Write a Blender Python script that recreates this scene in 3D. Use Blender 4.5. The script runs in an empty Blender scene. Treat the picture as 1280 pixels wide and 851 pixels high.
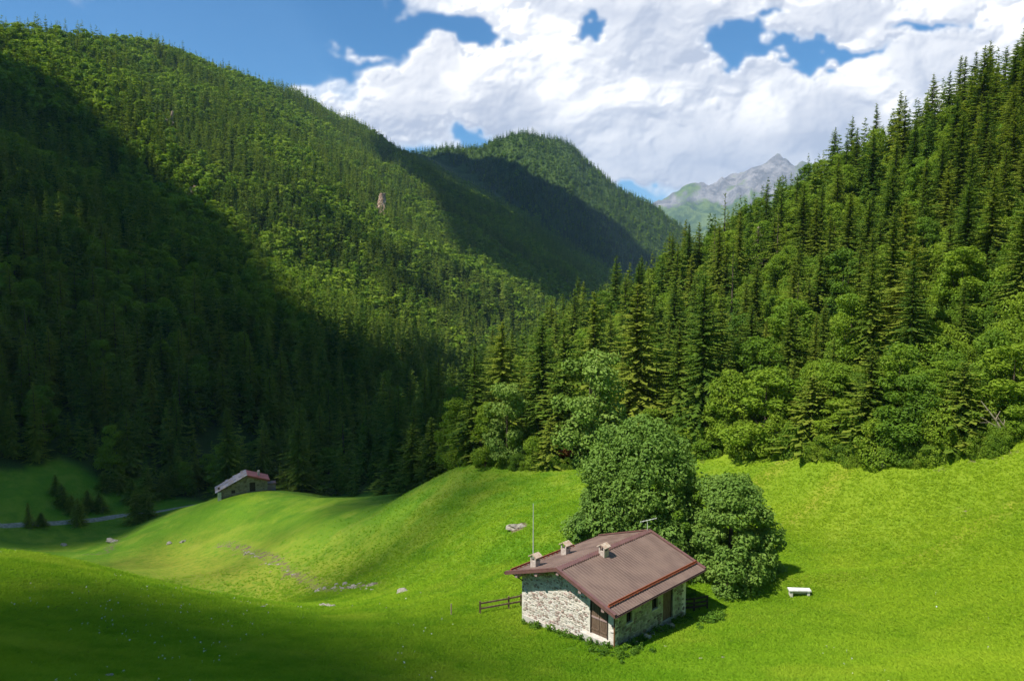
import bpy, math, random
import numpy as np
from mathutils import Vector, Matrix
R = math.radians
scene = bpy.context.scene
COL = scene.collection
random.seed(7)

# ------------------------------------------------------------------ camera
# reference frame of 1280 x 851 pixels, camera at the origin looking along +Y
F = 942.0; W, H = 1280.0, 851.0; PITCH = math.atan(85.0 / F)
cd = bpy.data.cameras.new('camera'); cam = bpy.data.objects.new('camera', cd); COL.objects.link(cam)
cam.location = (0, 0, 0); cam.rotation_euler = (math.pi / 2 - PITCH, 0, 0)
cd.sensor_width = 36; cd.lens = F / W * 36; cd.clip_start = 0.2; cd.clip_end = 40000
scene.camera = cam
scene.view_settings.view_transform = 'Standard'; scene.view_settings.look = 'None'
scene.view_settings.exposure = 0.6; scene.view_settings.gamma = 1.0
scene.render.resolution_x = 1024; scene.render.resolution_y = 680
cy = scene.cycles
cy.max_bounces = 8; cy.diffuse_bounces = 3; cy.glossy_bounces = 2; cy.transmission_bounces = 2
cy.transparent_max_bounces = 6; cy.volume_bounces = 0; cy.sample_clamp_indirect = 6

# ------------------------------------------------------------------ sun
SUN_EL = R(56)
to_sun = Vector((-0.87 * math.cos(SUN_EL), -0.49 * math.cos(SUN_EL), math.sin(SUN_EL))).normalized()
SUN_AZ = math.atan2(to_sun.x, to_sun.y)
sd = bpy.data.lights.new('sun', 'SUN'); sun = bpy.data.objects.new('sun', sd); COL.objects.link(sun)
sd.energy = 5.0; sd.angle = R(0.47); sd.color = (1.0, 0.95, 0.86)
sun.rotation_euler = to_sun.to_track_quat('Z', 'Y').to_euler(); sun.location = to_sun * 300

# ------------------------------------------------------------------ node helpers
class NT:
    def __init__(s, tree): s.t = tree; s.n = tree.nodes; s.l = tree.links
    def node(s, typ, **kw):
        n = s.n.new(typ)
        for k, v in kw.items(): setattr(n, k, v)
        return n
    def put(s, sock, v):
        if v is None: return
        if isinstance(v, bpy.types.NodeSocket): s.l.new(v, sock)
        else: sock.default_value = v
    def m(s, op, a, b=None, c=None, clamp=False):
        n = s.node('ShaderNodeMath', operation=op, use_clamp=clamp)
        s.put(n.inputs[0], a); s.put(n.inputs[1], b); s.put(n.inputs[2], c)
        return n.outputs[0]
    def vm(s, op, a, b=None, scale=None):
        n = s.node('ShaderNodeVectorMath', operation=op)
        s.put(n.inputs[0], a); s.put(n.inputs[1], b)
        if scale is not None: s.put(n.inputs['Scale'], scale)
        return n.outputs[0]
    def mix(s, f, a, b):
        n = s.node('ShaderNodeMix', data_type='RGBA'); s.put(n.inputs[0], f)
        s.put(n.inputs[6], col4(a)); s.put(n.inputs[7], col4(b)); return n.outputs[2]
    def noise(s, vec, scale, detail=4, rough=0.55, lac=2.0, dist=0.0, dim='3D', out=0):
        n = s.node('ShaderNodeTexNoise', noise_dimensions=dim)
        s.put(n.inputs['Vector'], vec); s.put(n.inputs['Scale'], scale); s.put(n.inputs['Detail'], detail)
        s.put(n.inputs['Roughness'], rough); s.put(n.inputs['Lacunarity'], lac); s.put(n.inputs['Distortion'], dist)
        return n.outputs[out]
    def ramp(s, f, a, b, lo=0.0, hi=1.0, smooth=True):
        n = s.node('ShaderNodeMapRange', interpolation_type='SMOOTHSTEP' if smooth else 'LINEAR')
        s.put(n.inputs[0], f)
        for i, v in zip((1, 2, 3, 4), (a, b, lo, hi)): s.put(n.inputs[i], v)
        return n.outputs[0]
def col4(c):
    if isinstance(c, (tuple, list)) and len(c) == 3: return (*c, 1.0)
    return c

# ------------------------------------------------------------------ world: Nishita sky and procedural cumulus
wd = bpy.data.worlds.new('World'); scene.world = wd; wd.use_nodes = True
def build_world():
    t = NT(wd.node_tree); t.n.clear()
    out = t.node('ShaderNodeOutputWorld'); bg = t.node('ShaderNodeBackground'); t.l.new(bg.outputs[0], out.inputs[0])
    bg.inputs[1].default_value = 0.085
    sky = t.node('ShaderNodeTexSky', sky_type='NISHITA'); sky.sun_disc = False
    sky.sun_elevation = SUN_EL; sky.sun_rotation = SUN_AZ; sky.altitude = 1400
    sky.air_density = 1.0; sky.dust_density = 0.2; sky.ozone_density = 4.0
    g = t.node('ShaderNodeTexCoord').outputs['Generated']
    sp = t.node('ShaderNodeSeparateXYZ'); t.l.new(g, sp.inputs[0]); x, y, z = sp.outputs
    skyc = t.vm('MULTIPLY', sky.outputs[0], (.42, .90, 1.10))
    el = t.m('MULTIPLY', t.m('ARCSINE', z), 57.2958)
    fin = t.mix(t.ramp(el, 11, 2, 0, .5), skyc, (4.2, 6.0, 8.0))
    fin = t.mix(t.ramp(el, 0.0, -3.0), fin, (1.6, 2.1, 2.4))
    t.l.new(fin, bg.inputs[0])
build_world()

# ------------------------------------------------------------------ noise in numpy
def _hash(ix, iy, s):
    h = (ix.astype(np.int64) * 374761393 + iy.astype(np.int64) * 668265263 + s * 982451653) & 0x7fffffff
    h = ((h ^ (h >> 13)) * 1274126177) & 0x7fffffff
    return ((h ^ (h >> 16)) & 0xffff) / 65535.0
def vnoise(x, y, s=0):
    ix, iy = np.floor(x), np.floor(y); fx, fy = x - ix, y - iy
    fx = fx * fx * fx * (fx * (fx * 6 - 15) + 10); fy = fy * fy * fy * (fy * (fy * 6 - 15) + 10)
    a, b = _hash(ix, iy, s), _hash(ix + 1, iy, s); c, d = _hash(ix, iy + 1, s), _hash(ix + 1, iy + 1, s)
    return (a + (b - a) * fx + (c - a) * fy + (a - b - c + d) * fx * fy) * 2 - 1
def fbm(x, y, o=4, s=0, g=.5):
    r = 0; a = 1.0
    for i in range(o):
        r = r + a * vnoise(x * 2 ** i + 17.3 * i, y * 2 ** i - 9.1 * i, s + i); a *= g
    return r
def sstep(a, b, x):
    t = np.clip((x - a) / (b - a), 0, 1); return t * t * (3 - 2 * t)

# ------------------------------------------------------------------ pixel <-> world
def ray(u, v):
    a = (np.asarray(u, float) - W / 2) / F; b = (H / 2 - np.asarray(v, float)) / F
    c, s = math.cos(PITCH), math.sin(PITCH)
    return a, c + b * s, -s + b * c
def at(u, v, d):
    a, y, z = ray(u, v); k = d / y
    return (a * k, d + 0 * a, z * k)
def project(x, y, z):
    c, s = math.cos(PITCH), math.sin(PITCH)
    dep = y * c - z * s; up = y * s + z * c
    return W / 2 + F * x / dep, H / 2 - F * up / dep, dep

# ------------------------------------------------------------------ terrain height
ctrl = [(0,851,30),(200,851,34),(500,851,39),(640,851,39),(830,851,38),(1000,851,36),(1280,851,33),(0,770,43),(300,800,45),(450,790,48),
        (620,800,45.5),(768,805,44),(649,777,49.5),(853,774,49.1),(575,762,52),(1280,740,48),(999,747,53),(1280,650,68),(1280,560,92),(1160,582,94),
        (1080,580,96),(900,573,101),(1000,680,66),(1100,655,73),(1000,610,86),(1180,620,80),(720,587,99),(600,577,105),(640,660,72),(650,720,59),(720,640,76),(800,692,60),
        (560,640,88),(500,622,121),(400,622,139),(345,616,149),(300,613,155),(262,624,150),(450,680,98),(380,660,118),
        (0,688,60),(60,696,60.5),(120,709,61),(190,731,62),(300,743,63),(380,749,66),(560,735,67),(480,742,74),(430,736,86),(370,718,101),(290,697,120),(230,694,131),(140,690,139),(60,690,140),
        (150,668,158),(0,668,155),(60,657,168),(0,655,172),(155,643,174),(100,630,190),(40,600,215),(40,575,236),(230,668,140),(215,645,150)]
cp = [at(*c) for c in ctrl]
cp = [(float(a), float(b), float(c)) for a, b, c in cp]
cp += [(-60,205,-60),(-20,185,-57),(-10,150,-46),(15,180,-52),(-28,160,-53),(20,132,-33),(60,140,-22),(110,110,-5),(-215,150,-50),(-110,45,-12),(-95,80,-20),(-150,105,-33),(95,40,-11),(100,0,-4),
       (0,0,-1.8),(0,8,-7.5),(0,20,-15),(-14,12,-9.5),(14,12,-9.5),(0,-30,10),(-60,-30,10),(60,-30,12),(-200,235,-55),(-60,0,-3),(-190,60,-25),(30,-5,0)]
cp = np.array(cp)
def tps_k(r2): return np.where(r2 > 0, .5 * r2 * np.log(np.maximum(r2, 1e-12)), 0)
def tps_fit(P, lam=2.0):
    n = len(P); X = P[:, :2] / 50
    d2 = ((X[:, None] - X[None]) ** 2).sum(-1); K = tps_k(d2) + np.eye(n) * lam * 0.01
    A = np.zeros((n + 3, n + 3)); A[:n, :n] = K; A[:n, n] = 1; A[:n, n + 1:] = X; A[n, :n] = 1; A[n + 1:, :n] = X.T
    return X, np.linalg.solve(A, np.concatenate([P[:, 2], np.zeros(3)]))
_TX, _TC = tps_fit(cp)
def near_h(x, y):
    X = x / 50; Y = y / 50; n = len(_TX); r = _TC[n] + _TC[n + 1] * X + _TC[n + 2] * Y
    for i in range(n):
        d2 = (X - _TX[i, 0]) ** 2 + (Y - _TX[i, 1]) ** 2
        r = r + _TC[i] * tps_k(d2)
    return r
AXIS = [(-260,140,-52),(-110,205,-60),(-60,400,-78),(-5,700,-98),(60,1200,-128),(220,1700,-150),(620,2600,-190),(1200,3600,-220),(3500,9000,-260)]
def polyd(x, y, P):
    best = np.full(np.shape(x), 1e9); hz = np.zeros(np.shape(x)); tt = np.zeros(np.shape(x)); acc = 0
    for (ax, ay, az), (bx, by, bz) in zip(P[:-1], P[1:]):
        dx, dy = bx - ax, by - ay; L2 = dx * dx + dy * dy
        t = np.clip(((x - ax) * dx + (y - ay) * dy) / L2, 0, 1)
        d = np.hypot(x - ax - t * dx, y - ay - t * dy); mk = d < best
        best = np.where(mk, d, best); hz = np.where(mk, az + t * (bz - az), hz); tt = np.where(mk, acc + t * math.sqrt(L2), tt); acc += math.sqrt(L2)
    return best, hz, tt
def ridge(x, y, P, k, rnd=0.0):
    # smooth upper envelope of cones swept along the ridge line
    r = np.full(np.shape(x), -1e9)
    for (ax, ay, az), (bx, by, bz) in zip(P[:-1], P[1:]):
        dx, dy = bx - ax, by - ay; L = math.hypot(dx, dy); sl = (bz - az) / L
        px = ((x - ax) * dx + (y - ay) * dy) / L; pd = np.abs((x - ax) * dy - (y - ay) * dx) / L
        kk = math.sqrt(max(k * k - sl * sl, .01)); t = np.clip(px + pd * sl / kk, 0, L)
        d = np.sqrt((px - t) ** 2 + pd ** 2 + rnd * rnd) - rnd
        r = np.maximum(r, az + sl * t - k * d)
    return r
RA = [(-1100,200,330),(-700,420,270),(-440,650,192),(-405,800,232),(-405,1000,267),(-323,1300,270),(-255,1600,250),(-127,1500,134),(0,1400,24),(69,1300,-46)]
RA2 = [(-255,1600,250),(-190,2000,290)]
RC = [(-440,650,190),(-340,600,115),(-241,560,42),(-141,440,-20),(-71,350,-56)]
RD = [(-700,420,270),(-430,380,135),(-300,290,40),(-235,215,-25)]
RE_ = [(-260,2050,318),(-80,2050,340),(22,2050,378),(90,2050,358),(170,2050,285),(326,2050,196),(435,2050,100),(500,2050,34),(640,2000,-120)]
RF = [(700,4300,300),(795,4200,398),(930,4200,440),(1050,4200,512),(1140,4200,512),(1300,4200,560),(1385,4150,600),(1465,4150,634),(1530,4200,585),(1700,4300,610),(2100,4400,560),(3500,4500,700)]
RG = [(420,20,190),(235,120,96),(131,190,43),(123,300,22),(112,470,-15),(72,620,-42),(25,760,-78),(10,900,-95)]
RB = [(520,-250,170),(0,-450,150),(-450,-350,150),(-720,-100,180),(-850,200,250)]
RH = [(-3000,2500,500),(-1500,1500,450),(-1100,200,330)]
RI = [(3500,2500,420),(1500,900,350),(420,20,190)]
ZONES = ['near', 'left', 'left', 'left', 'mid', 'far', 'right', 'back', 'back', 'back']
def flat_px(px, z=-24.0):
    r = []
    for u, v in px: a, b, c = ray(u, v); r.append((float(a * z / c), float(b * z / c)))
    return r
def segd(x, y, pts):
    best = np.full(np.shape(x), 1e9)
    for (ax, ay), (bx, by) in zip(pts[:-1], pts[1:]):
        dx, dy = bx - ax, by - ay; t = np.clip(((x - ax) * dx + (y - ay) * dy) / (dx * dx + dy * dy), 0, 1)
        best = np.minimum(best, np.hypot(x - ax - t * dx, y - ay - t * dy))
    return best
CREASES = [(flat_px([(950,672),(1010,652),(1090,628),(1180,600),(1279,572)]), 1.3, 2.4), (flat_px([(900,745),(1010,740),(1110,728),(1279,715)]), .8, 1.6), (flat_px([(890,640),(960,618),(1040,600),(1120,596)]), 1.0, 2.2), (flat_px([(560,700),(640,684),(700,690)]), -.5, 2.5)]
def terrain(x, y, zone=False):
    x = np.asarray(x, float); y = np.asarray(y, float)
    r = np.hypot(x, y - 60)
    shp = np.shape(x); nh = np.full(x.size, -60.0); mk = (r < 232).ravel()
    nh[mk] = near_h(x.ravel()[mk], y.ravel()[mk]); nh = nh.reshape(shp)
    calm = 1 - .85 * np.exp(-((x - 6) ** 2 + (y - 49) ** 2) / 130.0) - .85 * np.exp(-((x + 56) ** 2 + (y - 150) ** 2) / 500.0) - .8 * np.exp(-((x + 32) ** 2 + (y - 58) ** 2) / 420.0)
    nh = nh + calm * ((fbm(x / 17, y / 21, 3, 3) * .62 + (1 - 2 * np.abs(vnoise(x / 26 + .4 * y / 26, y / 30, 15))) * .75 * sstep(52, 70, y)) * sstep(15, 40, np.hypot(x, y)) + fbm(x / 5, y / 5, 2, 9) * .08)
    for pl_, hh_, ww_ in CREASES: nh = nh + hh_ * np.exp(-(segd(x, y, pl_) / ww_) ** 2)
    d, hz, _ = polyd(x, y, AXIS)
    vh = hz + .10 * d + fbm(x / 60, y / 60, 4, 5) * 3
    w = sstep(130, 230, r)
    base = nh * (1 - w) + vh * w
    rav = fbm(x / 130, y / 130, 5, 11); rid = 1 - np.abs(fbm(x / 90 + .3 * rav, y / 260, 4, 21))
    wl = sstep(200, 330, r)
    def lay(P, k, amp, rnd, fine=1.0):
        h = ridge(x, y, P, k, rnd)
        if amp: h = h + amp * (rav * .8 + rid * .8 - .8)
        return h
    A = np.maximum(lay(RA, .60, 11, 12), lay(RA2, .6, 8, 12))
    C = lay(RC, .58, 6, 8); D = lay(RD, .5, 4, 10)
    q = 1.85; X, Y = x / q, y / q; x2, y2 = X + 60 * fbm(X / 300, Y / 300, 3, 31), Y + 60 * fbm(X / 300, Y / 300, 3, 37)
    E = ridge(x, y, RE_, .92, 40) + 14 * fbm(x / 170, y / 170, 5, 41) + 8 * (1 - np.abs(fbm(x / 70, y / 400, 3, 43)))-6
    rf = (1 - np.abs(fbm(x2 / 260, y2 / 260, 6, 51, .55)))
    Fm = (ridge(X, Y, RF, .62, 5) + (60 * (rf - .75) + 20 * fbm(X / 60, Y / 60, 4, 57)) * .75) * q
    G = ridge(x, y, RG, .60, 10) + fbm(x / 45, y / 45, 3, 61) * 2.5
    B = ridge(x, y, RB, .6, 30); Hh = ridge(x, y, RH, .6, 30) + rav * 20; I = ridge(x, y, RI, .62, 30) + rav * 20
    L = [base, A, C, D, E, Fm, G, B, Hh, I]
    hmax = L[0]; zi = np.zeros(np.shape(x), int)
    for i, l in enumerate(L[1:], 1):
        zi = np.where(l > hmax, i, zi)
        kk = 14.0 if i in (1, 4, 5, 8, 9) else 5.0
        dlt = l - hmax
        hmax = np.maximum(l, hmax) + np.where(np.abs(dlt) < kk, (kk - np.abs(dlt)) ** 2 / (4 * kk), 0)
    return (hmax, zi) if zone else hmax
ANG_FRONT = np.linspace(R(-52), R(52), 560)
ANG = np.concatenate([ANG_FRONT, np.linspace(R(52), R(308), 70)[1:-1]])
RAD = [2.0]
while RAD[-1] < 9500: RAD.append(RAD[-1] * (1.0135 if RAD[-1] < 900 else 1.017) + .05)
RAD = np.array(RAD)
AA, RR = np.meshgrid(ANG, RAD); GX = RR * np.sin(AA); GY = RR * np.cos(AA) - 1.0
GZ, GI = terrain(GX, GY, True)
def fast(x, y):
    """height of the sheet as meshed (front sector), zone index too"""
    x = np.asarray(x, float); y = np.asarray(y, float) + 1.0
    a = np.arctan2(x, y); r = np.hypot(x, y); n = len(ANG_FRONT)
    fa = np.clip((a - ANG_FRONT[0]) / (ANG_FRONT[1] - ANG_FRONT[0]), 0, n - 1.001); ia = fa.astype(int); fa = fa - ia
    ir = np.clip(np.searchsorted(RAD, r) - 1, 0, len(RAD) - 2); fr = np.clip((r - RAD[ir]) / (RAD[ir + 1] - RAD[ir]), 0, 1)
    z = (GZ[ir, ia] * (1 - fa) + GZ[ir, ia + 1] * fa) * (1 - fr) + (GZ[ir + 1, ia] * (1 - fa) + GZ[ir + 1, ia + 1] * fa) * fr
    return z, GI[ir, ia]
def hits(U, V, lift=0.0, start=150.0):
    a, b, c = ray(np.asarray(U, float), np.asarray(V, float)); out = np.full(a.shape, np.nan); prev = np.full(a.shape, 9.0); pg = None
    d = 12.0 if lift < 1 else start
    while d < 6500 and np.isnan(out).any():
        k = d / b; g = c * k - fast(a * k, np.full(a.shape, d))[0] - lift
        if pg is not None:
            m = np.isnan(out) & (g < 0); out[m] = (prev + (d - prev) * np.clip(pg / np.maximum(pg - g, 1e-6), 0, 1))[m]
        prev = np.full(a.shape, d); pg = g; d = d * 1.005 + .05
    k = out / b
    return a * k, b * k, fast(np.nan_to_num(a * k), np.nan_to_num(b * k))[0] 
def hit(u, v, lift=0.0):
    x, y, z = hits(np.array([u]), np.array([v]), lift); return float(x[0]), float(y[0]), float(z[0])
def gz(x, y): return float(fast(float(x), float(y))[0])
# ------------------------------------------------------------------ materials
def mat(name):
    m = bpy.data.materials.new(name); m.use_nodes = True; t = NT(m.node_tree); t.n.clear()
    o = t.node('ShaderNodeOutputMaterial'); return m, t, o
def attr(t, name, typ='GEOMETRY'):
    n = t.node('ShaderNodeAttribute', attribute_type=typ); n.attribute_name = name; return n
def pos(t): return t.node('ShaderNodeNewGeometry').outputs['Position']
def bsdf(t, o, colr, rough=.8, spec=.3, bump=None, bs=.3, bd=.05, metal=0.0):
    b = t.node('ShaderNodeBsdfPrincipled'); t.put(b.inputs['Base Color'], col4(colr)); t.put(b.inputs['Roughness'], rough)
    b.inputs['Specular IOR Level'].default_value = spec; b.inputs['Metallic'].default_value = metal
    if bump is not None:
        bp = t.node('ShaderNodeBump'); bp.inputs['Strength'].default_value = bs; bp.inputs['Distance'].default_value = bd
        t.put(bp.inputs['Height'], bump); t.l.new(bp.outputs[0], b.inputs['Normal'])
    t.l.new(b.outputs[0], o.inputs[0]); return b

def grass_colour(t, p):
    n1 = t.noise(p, .045, 4, .6); n2 = t.noise(p, .35, 5, .65); n3 = t.noise(p, 2.6, 4, .7)
    c = t.mix(t.ramp(n1, .35, .65), (.104, .222, .010), (.170, .268, .014))
    c = t.mix(t.ramp(n2, .38, .7, 0, .9), c, (.078, .190, .008))
    c = t.mix(t.ramp(t.noise(t.vm('ADD', p, (9, 40, 0)), .16, 4, .6), .5, .68, 0, .55), c, (.25, .31, .03))
    c = t.mix(t.ramp(t.noise(t.vm('ADD', p, (31, 7, 3)), .11, 5, .7), .56, .74, 0, .35), c, (.28, .30, .05))
    sx = t.node('ShaderNodeSeparateXYZ'); t.l.new(p, sx.inputs[0])
    yellower = t.m('MULTIPLY', t.ramp(sx.outputs[0], 2, 34), t.ramp(t.noise(p, .07, 4, .6), .3, .6, .35, .8))  # yellower towards the right, in patches
    c = t.mix(yellower, c, (.225, .305, .018))
    return t.mix(t.ramp(n3, .45, .8, 0, .5), c, (.10, .21, .01))
def make_grass_ground():
    m, t, o = mat('meadow_grass'); p = pos(t); c = grass_colour(t, p)
    dirt = attr(t, 'dirt').outputs['Fac']; yel = attr(t, 'dry').outputs['Fac']; frs = attr(t, 'forest').outputs['Fac']
    n = t.noise(p, 1.1, 6, .7); nn = t.noise(p, 4.5, 5, .7)
    c = t.mix(t.m('MULTIPLY', yel, t.ramp(n, .3, .6)), c, (.30, .30, .035))
    earth = t.mix(t.ramp(nn, .35, .65), (.075, .055, .03), (.24, .19, .12))
    c = t.mix(t.ramp(t.m('ADD', dirt, t.m('MULTIPLY', t.m('SUBTRACT', n, .5), 1.6)), .45, .62), c, earth)
    litter = t.mix(t.ramp(nn, .4, .6), (.035, .04, .012), (.06, .11, .015))
    c = t.mix(frs, c, litter)
    bump = t.m('ADD', t.noise(p, 5.5, 6, .75), t.m('MULTIPLY', t.noise(p, .9, 4, .6), 1.6))
    b = bsdf(t, o, c, .85, .12, bump, .85, .22)
    return m
def make_forest_ground(name, a, b_, rocky):
    m, t, o = mat(name); p = pos(t)
    n = t.noise(p, .03, 6, .7); n2 = t.noise(p, .4, 5, .7)
    c = t.mix(t.ramp(n, .4, .6), a, b_); c = t.mix(t.ramp(n2, .45, .65, 0, .6), c, (.03, .035, .012))
    rk = attr(t, 'rock').outputs['Fac']
    rc = t.mix(t.ramp(n2, .35, .65), (.20, .16, .12), (.42, .35, .27))
    c = t.mix(t.ramp(t.m('ADD', rk, t.m('MULTIPLY', t.m('SUBTRACT', n2, .5), .8)), .4, .6), c, rc)
    bsdf(t, o, c, .9, .1, t.noise(p, .25, 6, .75), 1.0, 2.5); return m
def make_far_rock():
    m, t, o = mat('far_mountain_rock'); p = pos(t)
    nz = t.node('ShaderNodeSeparateXYZ'); t.l.new(t.node('ShaderNodeNewGeometry').outputs['Normal'], nz.inputs[0])
    pz = t.node('ShaderNodeSeparateXYZ'); t.l.new(p, pz.inputs[0])
    n = t.noise(p, .0019, 8, .65); n2 = t.noise(p, .0076, 7, .7)
    rock = t.mix(t.ramp(n2, .35, .65), (.12, .12, .125), (.30, .285, .28))
    green = t.mix(t.ramp(n2, .4, .6), (.05, .09, .025), (.13, .18, .05))
    f = t.m('ADD', t.ramp(pz.outputs[2], 960, 330, -.25, .3), t.m('MULTIPLY', t.m('SUBTRACT', n, .5), 2.2))
    f = t.m('ADD', f, t.ramp(nz.outputs[2], .6, .9, -.15, .25))
    c = t.mix(t.ramp(f, 0, .22), rock, green)
    bsdf(t, o, c, .9, .1, t.noise(p, .011, 8, .7), 1.0, 26); return m
def foliage(name, dark, mid, bright, trans=.3, wid=.35, tip=None):
    """leafy material: overall tone per tree, tone per clump, a little light through the leaves"""
    m, t, o = mat(name)
    tone = attr(t, 'tone', 'INSTANCER').outputs['Fac']; cl = attr(t, 'clump').outputs['Fac']
    f = t.m('ADD', tone, t.m('MULTIPLY', t.m('SUBTRACT', cl, .5), wid))
    c = t.mix(t.ramp(f, 0, .5, smooth=False), dark, mid); c = t.mix(t.ramp(f, .5, 1.0, smooth=False), c, bright)
    if tip: c = t.mix(t.ramp(cl, .82, 1.0, 0, .6), c, tip)
    d = t.node('ShaderNodeBsdfDiffuse'); tr = t.node('ShaderNodeBsdfTranslucent'); gl = t.node('ShaderNodeBsdfGlossy')
    t.l.new(c, d.inputs[0]); t.l.new(t.vm('MULTIPLY', c, (1.25, 1.25, .6)), tr.inputs[0]); gl.inputs['Roughness'].default_value = .45
    mx = t.node('ShaderNodeMixShader'); mx.inputs[0].default_value = trans; t.l.new(d.outputs[0], mx.inputs[1]); t.l.new(tr.outputs[0], mx.inputs[2])
    m2 = t.node('ShaderNodeMixShader'); m2.inputs[0].default_value = .006; t.l.new(mx.outputs[0], m2.inputs[1]); t.l.new(gl.outputs[0], m2.inputs[2])
    t.l.new(m2.outputs[0], o.inputs[0]); return m
def simple(name, a, b_=None, scale=4, rough=.8, spec=.3, bs=.3, bd=.02, stretch=(1, 1, 1), metal=0.0):
    m, t, o = mat(name); tc = t.node('ShaderNodeTexCoord').outputs['Object']
    v = t.vm('MULTIPLY', tc, stretch); n = t.noise(v, scale, 6, .65)
    c = t.mix(t.ramp(n, .35, .65), a, b_ or a); bsdf(t, o, c, rough, spec, n, bs, bd, metal); return m
def roof_mat():
    m, t, o = mat('brown_metal_roof'); p = t.node('ShaderNodeNewGeometry').outputs['Position']
    n = t.noise(p, .8, 5, .65); n2 = t.noise(p, 6, 6, .7); c = t.mix(t.ramp(n, .35, .65), (.128, .080, .062), (.178, .118, .092))
    c = t.mix(t.ramp(n2, .58, .72, 0, .35), c, (.26, .20, .15)); c = t.mix(t.ramp(t.noise(p, 2.3, 5, .7), .6, .75, 0, .4), c, (.07, .055, .05))
    bsdf(t, o, c, t.ramp(n, .3, .7, .45, .7), .35, n2, .1, .004); return m
def per_piece(name, cols, rough=.85, scale=9, bs=.6, bd=.02):
    """colour picked per stone / board from the 'clump' attribute"""
    m, t, o = mat(name); cl = attr(t, 'clump').outputs['Fac']; tc = t.node('ShaderNodeTexCoord').outputs['Object']
    n = t.noise(tc, scale, 5, .7)
    r = t.node('ShaderNodeValToRGB'); r.color_ramp.interpolation = 'CONSTANT'
    for i, c in enumerate(cols):
        e = r.color_ramp.elements[0] if i == 0 else r.color_ramp.elements.new(i / len(cols))
        e.position = i / len(cols); e.color = (*c, 1)
    t.l.new(cl, r.inputs[0])
    c = t.mix(t.ramp(n, .3, .75, 0, .45), r.outputs[0], (.12, .11, .08)); bsdf(t, o, c, rough, .2, n, bs, bd); return m
M = {}
M['grass'] = make_grass_ground()
M['forest_ground'] = make_forest_ground('forest_floor', (.035, .07, .012), (.07, .12, .02), 0)
M['far'] = make_far_rock()
M['spruce'] = foliage('spruce_needles', (.046, .105, .018), (.118, .190, .022), (.225, .270, .034), .40, .75)
M['spruce_far'] = foliage('spruce_needles_far', (.036, .092, .018), (.100, .180, .022), (.215, .275, .038), .38, .8)
M['leaf'] = foliage('broad_leaves', (.070, .140, .018), (.135, .235, .020), (.22, .31, .025), .36, .6)
M['leaf_grey'] = foliage('grey_green_leaves', (.10, .19, .035), (.165, .27, .045), (.25, .34, .07), .3, .6)
M['leaf_red'] = foliage('red_leaves', (.13, .025, .015), (.18, .05, .02), (.14, .14, .03), .3, .6)
M['needle_dead'] = foliage('pale_twigs', (.20, .18, .12), (.26, .23, .15), (.3, .27, .2), .1, .5)
M['bark'] = simple('bark', (.055, .042, .03), (.12, .095, .07), 3, .9, .1, .8, .05, (1, 1, .25))
M['deadwood'] = simple('dead_wood', (.28, .23, .17), (.42, .36, .28), 3, .9, .1, .6, .03, (1, 1, .25))
# ------------------------------------------------------------------ object helpers
def tag(o, label=None, cat=None, group=None, kind=None):
    if label: o['label'] = label
    if cat: o['category'] = cat
    if group: o['group'] = group
    if kind: o['kind'] = kind
    return o
def mesh_np(name, V, Fc, mats, smooth=False, attrs=None, mi=None):
    """V (n,3), Fc list of index lists or an (m,k) array"""
    me = bpy.data.meshes.new(name)
    if isinstance(Fc, np.ndarray):
        n, k = Fc.shape; me.vertices.add(len(V)); me.vertices.foreach_set('co', np.asarray(V, np.float32).ravel())
        me.loops.add(n * k); me.polygons.add(n)
        me.loops.foreach_set('vertex_index', Fc.astype(np.int32).ravel())
        me.polygons.foreach_set('loop_start', np.arange(0, n * k, k, dtype=np.int32))
        try: me.polygons.foreach_set('loop_total', np.full(n, k, np.int32))
        except Exception: pass
    else: me.from_pydata([tuple(v) for v in V], [], Fc)
    for m in mats: me.materials.append(m)
    if mi is not None: me.polygons.foreach_set('material_index', np.asarray(mi, np.int32))
    me.polygons.foreach_set('use_smooth', np.full(len(me.polygons), bool(smooth)))
    for k_, (dom, arr) in (attrs or {}).items():
        a = me.attributes.new(k_, 'FLOAT', dom); a.data.foreach_set('value', np.asarray(arr, np.float32).ravel())
    me.update(); me.validate(clean_customdata=False) if not isinstance(Fc, np.ndarray) else None
    return me
def link(name, data, parent=None, loc=None):
    o = bpy.data.objects.new(name, data); COL.objects.link(o)
    if parent: o.parent = parent
    if loc is not None: o.location = loc
    return o
def empty(name, loc, rz=0.0, sc=1.0):
    o = bpy.data.objects.new(name, None); COL.objects.link(o); o.location = loc; o.rotation_euler = (0, 0, rz); o.scale = (sc,) * 3
    o.empty_display_size = .3; return o
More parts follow.
